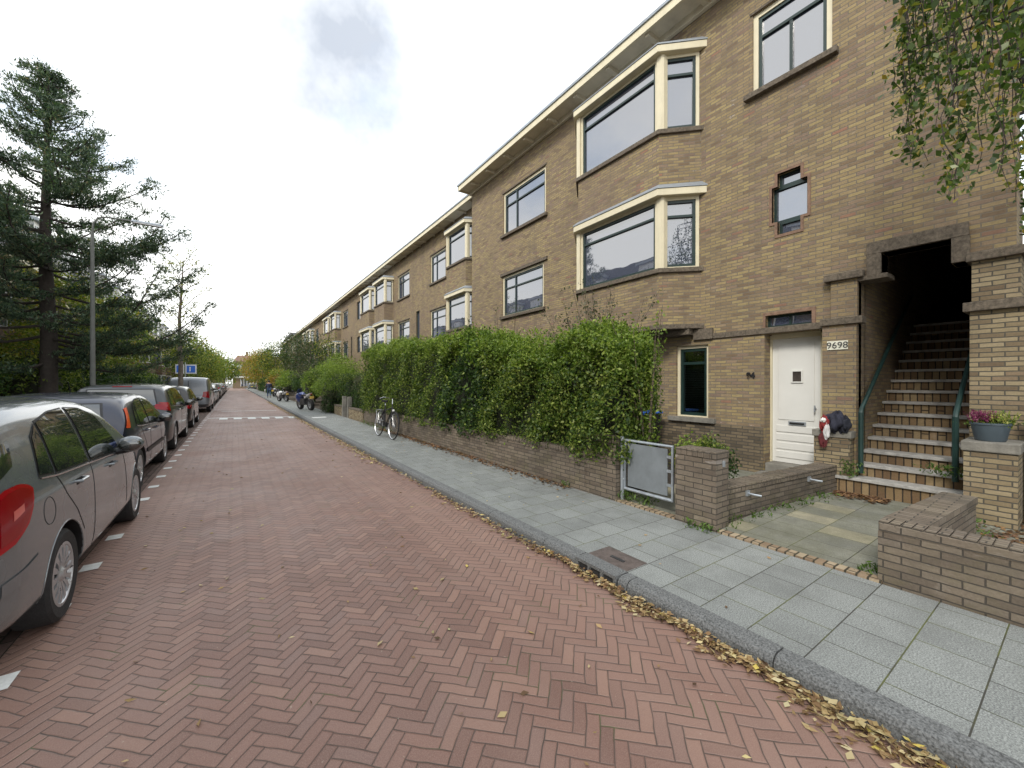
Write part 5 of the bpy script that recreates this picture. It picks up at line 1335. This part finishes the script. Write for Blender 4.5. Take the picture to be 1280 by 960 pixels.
def scw(win, ky, kz, dy=0): return [([(a*ky+dy, b*kz) for a, b in lo], [(a*ky+dy, b*kz) for a, b in hi]) for lo, hi in win]
TOPB = [(0, .62), (.03, .84), (.07, .98), (.14, 1.10), (.30, 1.26), (.45, 1.36), (.62, 1.405), (.95, 1.43), (1.4, 1.445), (1.9, 1.44), (2.25, 1.41), (2.5, 1.34), (2.75, 1.22), (3.0, 1.07), (3.15, .98), (3.5, .92), (3.85, .80), (4.05, .68), (4.17, .52)]
blue, _ = make_car('parked_car', 'dark blue hatchback with tall orange red tail lamps, second of the parked cars', (-2.0, 7.38), L=4.17, W=1.72, top=TOPB, belt=BELTA, colr='p_blue', rl=None, win=scw(WINA, 1.02, .965), wy=(.73, 3.36), rw=.31,
    tail=([(.13, .98), (.27, .97)], [(.36, 1.235), (.46, 1.25)], 'orange_lamp'), rearwin=([(-.56, 1.0), (.56, 1.0)], [(-.48, 1.30), (.48, 1.30)]), seams=SEAMA, handles=[(1.2, .86), (2.05, .83)], mirrorz=(2.46, .925), spokes=9, rub=True)
TOPC = [(0, .70), (.03, .92), (.07, 1.05), (.13, 1.20), (.22, 1.36), (.32, 1.48), (.45, 1.535), (.9, 1.56), (1.6, 1.575), (2.2, 1.56), (2.7, 1.51), (2.95, 1.42), (3.2, 1.27), (3.4, 1.12), (3.5, 1.04), (3.9, .97), (4.3, .86), (4.5, .72), (4.62, .55)]
WINC = [([(.45, 1.08), (1.0, 1.06)], [(.55, 1.40), (1.02, 1.45)]), ([(1.08, 1.055), (1.9, 1.03)], [(1.08, 1.455), (1.9, 1.47)]), ([(1.98, 1.025), (3.05, .98)], [(1.98, 1.47), (2.5, 1.44), (2.75, 1.36), (3.03, 1.06)])]
wag, _ = make_car('parked_car', 'dark grey family car with red brake lamp on its roof edge, third in the row', (-2.04, 11.85), L=4.62, W=1.78, top=TOPC, belt=sc(BELTA, 1.15, 1.06), colr='p_anthr', win=WINC, wy=(.80, 3.55), rw=.325,
    tail=([(.07, .98), (.20, .95)], [(.12, 1.16), (.26, 1.14)], 'red_lamp'), rearwin=([(-.60, 1.10), (.60, 1.10)], [(-.52, 1.44), (.52, 1.44)]), seams=[[(1.94, 1.46), (1.94, 1.0), (1.9, .35)], [(3.1, .97), (3.12, .4)]], handles=[(1.3, .93), (2.2, .91)], mirrorz=(2.95, 1.0), spokes=7)
for sx in (1, -1):
    b = MB(); b.add(*panel_side(bv, [(.20, 1.08), (.36, 1.13)], [(.24, 1.30), (.42, 1.24)], .004, 8, 6, sx)); b.build('tailgate_glass', 'carglass', silver, local=True, smooth=True)
    b = MB(); b.add(*panel_side(bv, [(.10, .48), (.30, .50), (.46, .55)], [(.10, .55), (.30, .57), (.45, .60)], .006, 10, 3, sx)); b.build('bumper_line', 'p_silver', silver, local=True, smooth=True)  # raised strip in body paint, standing in for the lit bumper crease
b = MB(); b.box(-.16, .16, .36, .42, 1.505, 1.53); b.build('high_brake_lamp', 'red_lamp', wag, local=True)
small, _ = make_car('parked_car', 'small black hatchback with pale rear window, fourth in the row', (-2.02, 17.7), L=3.8, W=1.66, top=sc(TOPA, .95, 1.0), belt=sc(BELTA, .95, .98), colr='p_black', win=scw(WINA, .95, 1.0), wy=(.70, 3.05), rw=.30,
    tail=([(.06, .72), (.2, .69)], [(.09, .96), (.28, .95)], 'red_lamp'), rearwin=([(-.54, 1.0), (.54, 1.0)], [(-.45, 1.34), (.45, 1.34)]), seams=[], handles=[(1.1, .88)], mirrorz=(2.3, .945), spokes=10)
TOPV = [(0, .9), (.02, 1.3), (.05, 1.6), (.10, 1.78), (.2, 1.86), (.5, 1.89), (1.5, 1.90), (2.8, 1.89), (3.3, 1.82), (3.7, 1.60), (4.0, 1.35), (4.2, 1.18), (4.5, 1.08), (4.8, .92), (4.95, .65)]
van, _ = make_car('parked_van', 'grey delivery van with blank rear doors parked past the young tree', (-1.98, 26.9), L=4.95, W=1.86, top=TOPV, belt=[(0, 1.15), (3, 1.12), (4.95, .95)], colr='p_grey', win=[([(3.0, 1.14), (4.02, 1.08)], [(3.0, 1.62), (3.5, 1.60), (3.98, 1.16)])], wy=(.95, 4.0), rw=.33,
    tail=([(.03, .78), (.14, .78)], [(.05, 1.16), (.15, 1.16)], 'red_lamp'), rearwin=([(-.05, 1.20), (.05, 1.20)], [(-.05, 1.24), (.05, 1.24)]), seams=[], handles=[(2.9, 1.0)], mirrorz=(3.9, 1.18), spokes=8, cat='van', tumble=.14, zb=.26, fuel=False, grp='cars parked nose to tail on the left of the street')
b = MB(); b.box(-.012, .012, -.045, -.02, .5, 1.70); b.build('rear_door_gap', 'black', van, local=True)
# far cars, copies with their own paint
def recolor(c, m):
    old = None
    for ch in c.children_recursive:
        if ch.type == 'MESH' and ch.name.split('.')[0] in ('body', 'door_handle', 'wing_mirror', 'arch_lip'):
            for i, s in enumerate(ch.material_slots):
                if ch.data.materials[0].name.endswith('paint') and i == 0: s.link = 'OBJECT'; s.material = M[m]
far = [(silver, -1.98, 33.3, 'p_grey', 'grey hatchback directly in front of the van'), (blue, -1.96, 38.4, 'p_white', 'white hatchback two places beyond the van'), (small, -2.0, 43.6, 'p_black', 'black hatchback three places beyond the van'),
       (wag, -1.98, 48.6, 'p_black', 'black family car four places beyond the van'), (silver, -2.0, 54.4, 'p_white', 'white hatchback midway along the far parked row'), (blue, -2.0, 60.5, 'p_anthr', 'dark grey hatchback in the far parked row'),
       (wag, -2.0, 67.5, 'p_silver', 'silver family car in the far parked row'), (small, -2.0, 76, 'p_blue', 'dark blue small car near the end of the parked row'), (silver, -2.0, 86, 'p_black', 'black hatchback, last of the far parked row')]
for src, x, y, m, l in far: recolor(copy_tree(src, (x, y, 0), l), m)
c = copy_tree(blue, (3.6, 118, 0), 'silver hatchback parked on the right at the far end of the street', 'cars parked at the far end'); recolor(c, 'p_silver')
c = copy_tree(small, (4.2, 128, 0), 'dark car at the far end beside the kiosk', 'cars parked at the far end'); recolor(c, 'p_anthr')

# ------------------------------------------------------------------ bicycle
def bicycle(loc, rz, label, group=None, lean=0., mat='black', name='bicycle'):
    t = thing(name, loc, label, 'bicycle', group); t.rotation_euler = (0, lean, rz)
    R = .35
    def wh(y):
        b = MB(); b.lathe([(R-.018, -.018), (R, -.012), (R+.004, 0), (R, .012), (R-.018, .018)], (0, y, R), 'x', 36); w_ = b.build('wheel', 'rubber', t, local=True, smooth=True)
        b = MB(); b.lathe([(R-.018, -.014), (R-.03, 0), (R-.018, .014)], (0, y, R), 'x', 36); b.lathe([(0, -.03), (.02, -.03), (.02, .03), (0, .03)], (0, y, R), 'x', 10)
        for i in range(28):
            a = 2*PI*i/28; b.tube([(.02*(-1)**i, y, R), (0, y+math.cos(a)*(R-.02), R+math.sin(a)*(R-.02))], .0018, 3, caps=False)
        b.build('rim', 'rim', w_, local=True)
        b = MB(); b.tube([(0, y+math.cos(a)*(R+.03), R+math.sin(a)*(R+.03)) for a in np.linspace(.5 if y < .5 else .3, 2.9, 14)], .016, 5); b.build('mudguard', mat, t, local=True)
    wh(0); wh(1.08)   # front wheel at y=0
    b = MB(); bb_ = (0, .62, .30)
    for p in ([(0, .24, .93), (0, .20, .80), bb_], [(0, .23, .84), (0, .72, .72)], [bb_, (0, .76, .88)], [bb_, (.05, 1.08, R)], [bb_, (-.05, 1.08, R)], [(0, .74, .78), (.05, 1.08, R)], [(0, .74, .78), (-.05, 1.08, R)], [(0, .22, .86), (.05, .10, .55), (.05, 0, R)], [(0, .22, .86), (-.05, .10, .55), (-.05, 0, R)]):
        b.tube(p, .016, 6)
    b.build('bicycle_frame', mat, t, local=True, smooth=True)
    b = MB(); b.tube([(0, .24, .88), (0, .27, 1.08)], .014, 6); b.tube([(-.29, .42, 1.05), (-.24, .30, 1.10), (0, .26, 1.08), (.24, .30, 1.10), (.29, .42, 1.05)], .012, 6); b.build('handlebar', 'chrome', t, local=True, smooth=True)
    b = MB(); b.tube([(0, .76, .86), (0, .78, .97)], .014, 6); b.build('seat_post', 'chrome', t, local=True)
    b = MB(); b.prism([(-.02, .62), (.02, .62), (.08, .88), (-.08, .88)], .965, 1.02); b.build('saddle', mat, t, local=True, bevel=.015)
    b = MB()
    for x in (-.06, .06): b.tube([(x, .86, .74), (x, 1.28, .74), (x, 1.08, R)], .006, 4)
    for y in (.9, 1.0, 1.1, 1.2): b.tube([(-.06, y, .74), (.06, y, .74)], .005, 4)
    b.build('luggage_rack', 'rim', t, local=True)
    b = MB(); b.lathe([(0, .05), (.09, .05), (.09, .058), (0, .058)], (0, bb_[1], bb_[2]), 'x', 24); b.tube([(.07, .62, .30), (.09, .60, .14)], .009, 5); b.tube([(-.07, .62, .30), (-.09, .64, .46)], .009, 5); b.box(.07, .16, .56, .64, .12, .145); b.box(-.16, -.07, .60, .68, .45, .475); b.build('crank', 'rim', t, local=True)
    b = MB(); b.box(.045, .075, .56, 1.14, .28, .40); b.build('chain_case', mat, t, local=True, bevel=.012)
    b = MB(); b.ball((0, .12, .76), (.035, .045, .035), 10, 8); b.build('head_lamp', 'white_lamp', t, local=True, smooth=True)
    return t
bicycle((3.42, 10.5, SW), math.radians(3), 'black city bicycle leaning on the tall dark hedge', lean=.10)
bicycle((3.55, 41.0, SW), math.radians(4), 'bicycle leaning by the fresh green bush down the pavement', 'bicycles parked down the pavement', .1)
bicycle((3.5, 48.0, SW), math.radians(-8), 'bicycle standing past the white scooter down the pavement', 'bicycles parked down the pavement', .1)

# ------------------------------------------------------------------ motorcycle (seen from behind)
def motorcycle(loc, rz, label, main, name='motorcycle', cat='motorcycle', group=None, s=1.):
    t = thing(name, loc, label, cat, group); t.rotation_euler = (0, math.radians(-9), rz); t.scale = (s, s, s)
    for y in (0, 1.40):
        b = MB(); b.lathe([(.20, -.08), (.29, -.085), (.315, -.05), (.32, 0), (.315, .05), (.29, .085), (.20, .08)], (0, y, .32), 'x', 32); w_ = b.build('wheel', 'rubber', t, local=True, smooth=True)
        b = MB(); b.lathe([(.20, -.06), (.18, -.05), (.18, .05), (.20, .06)], (0, y, .32), 'x', 24, closed=True)
        for i in range(5):
            a = 2*PI*i/5; b.tube([(0, y, .32), (0, y+.19*math.cos(a), .32+.19*math.sin(a))], .018, 5)
        b.build('rim', 'rim', w_, local=True)
    b = MB(); b.ball((0, .95, .85), (.17, .33, .16), 16, 12); b.build('fuel_tank', main, t, local=True, smooth=True)
    b = MB(); b.ball((0, 1.25, .68), (.22, .32, .30), 16, 12); b.build('fairing', main, t, local=True, smooth=True)
    b = MB(); b.prism([(-.12, .15), (.12, .15), (.14, .75), (-.14, .75)], .80, .88); b.build('saddle', 'black', t, local=True, bevel=.03)
    b = MB(); b.add([(-.11, .45, .66), (.11, .45, .66), (.05, -.28, .90), (-.05, -.28, .90), (-.12, .45, .80), (.12, .45, .80), (.07, -.30, .98), (-.07, -.30, .98)], [(0, 1, 2, 3), (4, 7, 6, 5), (0, 4, 5, 1), (3, 2, 6, 7), (0, 3, 7, 4), (1, 5, 6, 2)]); b.build('tail_cowl', 'p_white', t, local=True, bevel=.02)
    b = MB(); b.box(-.10, .10, -.36, -.30, .66, .80); b.build('number_plate', plain('moto_plate', (.72, .5, .12), .4), t, local=True)
    b = MB(); b.box(-.05, .05, -.33, -.29, .88, .93); b.build('tail_lamp', 'red_lamp', t, local=True)
    b = MB(); b.box(-.13, .13, .5, 1.15, .30, .65); b.build('engine', 'darkiron', t, local=True, bevel=.04)
    b = MB(); b.tube([(.17, .9, .32), (.19, .3, .36), (.20, -.12, .50)], [.035, .05, .055], 10); b.build('exhaust', 'chrome', t, local=True, smooth=True)
    b = MB(); b.tube([(-.09, 1.40, .32), (-.09, 1.12, .92)], .028, 6); b.tube([(.09, 1.40, .32), (.09, 1.12, .92)], .028, 6); b.build('fork', 'chrome', t, local=True)
    b = MB(); b.tube([(-.34, .98, .98), (-.1, 1.12, .96), (.1, 1.12, .96), (.34, .98, .98)], .016, 6); b.build('handlebar', 'black', t, local=True)
    b = MB(); b.ball((-.38, 1.1, 1.12), (.07, .03, .045), 8, 6); b.ball((.38, 1.1, 1.12), (.07, .03, .045), 8, 6); b.tube([(-.3, 1.0, 1.0), (-.38, 1.1, 1.1)], .008, 4); b.tube([(.3, 1.0, 1.0), (.38, 1.1, 1.1)], .008, 4); b.build('mirrors', 'black', t, local=True)
    b = MB(); b.add([(-.15, 1.25, .95), (.15, 1.25, .95), (.10, 1.12, 1.18), (-.10, 1.12, 1.18)], [(0, 1, 2, 3)]); b.build('screen', 'carglass', t, local=True)
    return t
M['p_moto'] = paint('blue_moto_paint', (.02, .04, .16), .3)
motorcycle((3.45, 24.2, SW), math.radians(14), 'blue black and white motorcycle parked on the pavement by the light green bush', 'p_moto')
motorcycle((3.45, 36.6, SW), math.radians(20), 'white motor scooter parked on the pavement under the fresh green bush', 'p_white', 'motor_scooter', 'scooter', s=.85)
motorcycle((3.55, 50.5, SW), math.radians(-15), 'white scooter with box further down the pavement near the walking person', 'p_white', 'motor_scooter', 'scooter', s=.9)

# ------------------------------------------------------------------ person walking away
def person(loc, rz):
    t = thing('person', loc, 'person in dark jacket and blue trousers walking away along the right pavement', 'person'); t.rotation_euler.z = rz
    J = {'pelvis': (0, 0, .95, .13), 'waist': (0, 0, 1.08, .13), 'chest': (0, .02, 1.30, .16), 'neck': (0, .02, 1.47, .06), 'head': (0, .04, 1.60, .095), 'crown': (0, .03, 1.70, .08),
         'shL': (-.18, .01, 1.40, .065), 'elL': (-.25, -.06, 1.13, .048), 'wrL': (-.27, .05, .90, .034), 'haL': (-.27, .08, .82, .03),
         'shR': (.18, .01, 1.40, .065), 'elR': (.25, .0, 1.13, .048), 'wrR': (.26, .14, .92, .034), 'haR': (.26, .18, .85, .03),
         'hiL': (-.09, 0, .90, .095), 'knL': (-.10, .14, .50, .062), 'anL': (-.10, .10, .10, .042), 'toL': (-.10, .27, .04, .032),
         'hiR': (.09, 0, .90, .095), 'knR': (.10, -.02, .50, .062), 'anR': (.10, -.30, .16, .042), 'toR': (.10, -.19, .04, .032)}
    E_ = [('pelvis', 'waist'), ('waist', 'chest'), ('chest', 'neck'), ('neck', 'head'), ('head', 'crown'), ('chest', 'shL'), ('shL', 'elL'), ('elL', 'wrL'), ('wrL', 'haL'), ('chest', 'shR'), ('shR', 'elR'), ('elR', 'wrR'), ('wrR', 'haR'), ('pelvis', 'hiL'), ('hiL', 'knL'), ('knL', 'anL'), ('anL', 'toL'), ('pelvis', 'hiR'), ('hiR', 'knR'), ('knR', 'anR'), ('anR', 'toR')]
    def skin(names, edges, name, mat, k=1., root=None):
        ids = {n: i for i, n in enumerate(names)}
        me = bpy.data.meshes.new(name); me.from_pydata([J[n][:3] for n in names], [(ids[a], ids[b]) for a, b in edges if a in ids and b in ids], [])
        o = bpy.data.objects.new('tmp', me); COL.objects.link(o); md = o.modifiers.new('k', 'SKIN')
        for i, n in enumerate(names): me.skin_vertices[0].data[i].radius = (J[n][3]*k,)*2
        me.skin_vertices[0].data[ids[root or names[0]]].use_root = True
        s_ = o.modifiers.new('s', 'SUBSURF'); s_.levels = s_.render_levels = 1
        dg = bpy.context.evaluated_depsgraph_get(); m2 = bpy.data.meshes.new_from_object(o.evaluated_get(dg)); bpy.data.objects.remove(o)
        m2.materials.clear(); m2.materials.append(M[mat]) ; m2.polygons.foreach_set('use_smooth', [True]*len(m2.polygons))
        ob = bpy.data.objects.new(name, m2); COL.objects.link(ob); ob.parent = t; return ob
    skin(list(J), E_, 'body', 'skin')
    skin(['waist', 'pelvis', 'chest', 'shL', 'elL', 'wrL', 'shR', 'elR', 'wrR'], E_, 'jacket', 'navy', 1.3, 'waist')
    skin(['pelvis', 'hiL', 'knL', 'anL', 'hiR', 'knR', 'anR'], E_, 'trousers', 'denim', 1.25)
    b = MB()
    b.ball((-.10, .19, .05), (.05, .13, .05), 10, 6); b.build('shoe', 'black', t, local=True, smooth=True)
    b = MB(); b.ball((.10, -.22, .07), (.05, .13, .05), 10, 6); b.build('shoe', 'black', t, local=True, smooth=True)
    b = MB(); b.ball((0, .01, 1.65), (.10, .11, .11), 12, 8); b.build('hair', 'barkdark', t, local=True, smooth=True)
    b = MB(); b.ball((-.34, .06, .70), (.05, .12, .16), 10, 8); b.build('bag', 'white', t, local=True, smooth=True)
M['skin'] = plain('skin', (.45, .28, .2), .6); M['navy'] = plain('navy_jacket', (.02, .028, .06), .8); M['denim'] = plain('denim', (.05, .09, .17), .8)
person((2.88, 47.5, SW), 0)

# ------------------------------------------------------------------ lamp posts, signs
def lamp(loc, label, arm=1.6, h=6.45, group=None):
    t = thing('street_lamp', loc, label, 'street lamp', group); x, y, z = loc
    b = MB(); b.tube([(x, y, z), (x, y, z+.9), (x, y, z+h-.5)], [.075, .065, .04], 12); b.build('post', 'concrete', t, smooth=True)
    b = MB(); b.tube([(x, y, z+h-.55), (x+.02, y, z+h-.25), (x+.12, y, z+h-.06), (x+.3, y, z+h), (x+arm-.6, y, z+h+.02)], .024, 8); b.build('arm', 'concrete', t, smooth=True)
    b = MB(); b.box(x+arm-.75, x+arm, y-.07, y+.07, z+h-.02, z+h+.05); b.build('lamp_head', 'galv', t, bevel=.02)
    b = MB(); b.box(x+arm-.7, x+arm-.05, y-.07, y+.07, z+h-.04, z+h-.018); b.build('lens', 'white_lamp', t)
lamp((-3.44, 16.8, .1), 'concrete street lamp with curved arm in front of the cedar')
lamp((-3.72, 62, .1), 'distant street lamp on the left past the parked van', h=8.0)
t = thing('parking_sign', (-3.75, 48, .1), 'pair of white boards with blue squares on a post beyond the young tree', 'sign')
b = MB(); b.tube([(-3.75, 48, .1), (-3.75, 48, 3.5)], .04, 8); b.build('post', 'galv', t)
for x0, w_ in ((-4.45, .62), (-3.72, .80)):
    b = MB(); b.box(x0, x0+w_, 47.9, 47.94, 2.45, 3.3); s_ = b.build('sign_board', 'white', t)
    b = MB(); b.box(x0+.07, x0+w_-.10, 47.88, 47.898, 2.55, 3.2); b.build('blue_panel', 'bluesign', s_)
    b = MB(); b.box(x0+.28, x0+.36, 47.87, 47.879, 2.66, 3.08); b.build('sign_symbol', 'white', s_)

# ------------------------------------------------------------------ opposite houses (left)
def lhouse(y0, label):
    t = thing('terraced_house', (-7.4, y0, 0), label, 'house', None)
    XF = -7.4; n = 8.0
    b = MB(); b.box(-17, XF, y0, y0+n, 0, 6.5); b.build('wall', 'brick_left', t)
    b = MB(); b.prism([(-17, y0), (XF+.3, y0), (XF+.3, y0+n), (-17, y0+n)], 6.5, 6.72); b.build('gutter', 'cream', t)
    b = MB(); b.add([(XF+.1, y0, 6.72), (XF-1.0, y0, 9.6), (-15.8, y0, 9.6), (-17, y0, 6.72), (XF+.1, y0+n, 6.72), (XF-1.0, y0+n, 9.6), (-15.8, y0+n, 9.6), (-17, y0+n, 6.72)], [(0, 1, 2, 3), (7, 6, 5, 4), (0, 4, 5, 1), (1, 5, 6, 2), (2, 6, 7, 3)]); b.build('roof', 'roof', t)
    for yy in (y0+2.2, y0+5.6):
        b = MB(); b.box(XF-1.1, XF-.1, yy-.75, yy+.75, 7.2, 9.0); dm = b.build('dormer', 'white', t)
        b = MB(); b.box(XF-.11, XF-.07, yy-.6, yy-.03, 7.4, 8.8); b.box(XF-.11, XF-.07, yy+.03, yy+.6, 7.4, 8.8); b.build('dormer_window', 'glass', dm)
        b = MB(); b.box(XF-1.2, XF+.05, yy-.9, yy+.9, 9.0, 9.15); b.build('dormer_roof', 'zinc', dm)
    # projecting bay with white joinery
    b = MB(); b.box(XF, XF+.8, y0+1.0, y0+4.0, 0, .9); b.build('bay_base', 'brick_left', t); b = MB(); b.box(XF, XF+.8, y0+1.0, y0+4.0, 2.5, 3.5); b.build('bay_wall', 'brick_left', t)
    for z0 in (.9, 3.5):
        b = MB(); b.box(XF+.02, XF+.76, y0+1.04, y0+3.96, z0, z0+1.6); w_ = b.build('bay_window', 'white', t)
        b = MB()
        for k in range(3): b.box(XF+.761, XF+.78, y0+1.14+k*.95, y0+1.96+k*.95, z0+.1, z0+1.5)
        b.box(XF+.1, XF+.66, y0+1.02, y0+1.038, z0+.1, z0+1.5); b.box(XF+.1, XF+.66, y0+3.962, y0+3.98, z0+.1, z0+1.5)
        b.build('panes', 'glass', w_)
    b = MB(); b.box(XF, XF+.95, y0+.9, y0+4.1, 5.1, 5.25); b.build('bay_roof', 'cream', t)
    for z0 in (1.0, 3.7):
        b = MB(); b.box(XF, XF+.05, y0+5.2, y0+7.0, z0, z0+1.5); w_ = b.build('window', 'white', t)
        b = MB(); b.box(XF+.051, XF+.07, y0+5.3, y0+6.05, z0+.1, z0+1.4); b.box(XF+.051, XF+.07, y0+6.15, y0+6.9, z0+.1, z0+1.4); b.build('panes', 'glass', w_)
    return t
l0 = lhouse(-6, 'brick terraced house with dark mansard roof on the left, behind the nearest parked car')
ll = ['terraced house with dormers behind the dark garden hedge', 'terraced house with white bay window behind the cedar', 'terraced house half hidden right of the cedar trunk', 'terraced house behind the yellow green autumn tree', 'terraced house behind the broad yellow green tree', 'terraced house behind the young street tree', 'terraced house behind the blue parking signs', 'terraced house beyond the parking signs', 'distant terraced house on the left, near the round olive tree', 'distant terraced house on the left before the far street lamp', 'far left terraced house behind the green street tree', 'last of the terraced houses on the left']
for i, l in enumerate(ll): copy_tree(l0, (-7.4, -6+8*(i+1)+.002*i, 0), l)
# kiosk and far blocks
t = thing('kiosk', (-1, 132, 0), 'small brick kiosk with white flat roof at the end of the street', 'kiosk')
b = MB(); b.box(-.4, 5.5, 140, 145, 0, 3.0); b.build('wall', 'brick', t)
b = MB(); b.box(-.9, 6.0, 139.5, 145.5, 3.0, 3.5); b.build('roof', 'white', t)
b = MB()
for k in range(5): b.box(1.6+k*.75, 2.2+k*.75, 139.9, 139.98, .7, 2.6)
b.build('window', 'glass', t)
b = MB()
for k in range(6): b.box(1.45+k*.75, 1.59+k*.75, 139.85, 139.99, .5, 2.8)
b.build('window_frame', 'white', t)
def block(x0, x1, y0, y1, h, label, roof='redroof', mat='brick_left', fl=3):
    t = thing('apartment_block', ((x0+x1)/2, y0, 0), label, 'building')
    b = MB(); b.box(x0, x1, y0, y1, 0, h); b.build('wall', mat, t)
    b = MB(); b.prism([(x0-.4, y0-.4), (x1+.4, y0-.4), (x1+.4, y1+.4), (x0-.4, y1+.4)], h, h+2.4, [(x0+1, y0+3), (x1-1, y0+3), (x1-1, y1-3), (x0+1, y1-3)]); b.build('roof', roof, t)
    n = int((x1-x0)/3)
    for j in range(fl):
        for i in range(n):
            b = MB(); b.box(x0+.8+i*3, x0+2.4+i*3, y0-.03, y0+.02, 1.+j*2.9, 2.6+j*2.9); b.build('window', 'glass', t)
    for cx in (x0+4, (x0+x1)/2, x1-4):
        b = MB(); b.box(cx-.4, cx+.4, (y0+y1)/2-.4, (y0+y1)/2+.4, h+1.5, h+4); b.build('chimney', mat, t)
block(-30, -3, 175, 187, 9.0, 'distant brick block with chimneys left of the end of the street')
block(0, 34, 180, 192, 9.5, 'distant block with reddish roof closing the end of the street')
block(9.2, 26, 97, 110, 10.2, 'dark roofed brick corner block past the end of the long row', 'roof', 'brick', 3)
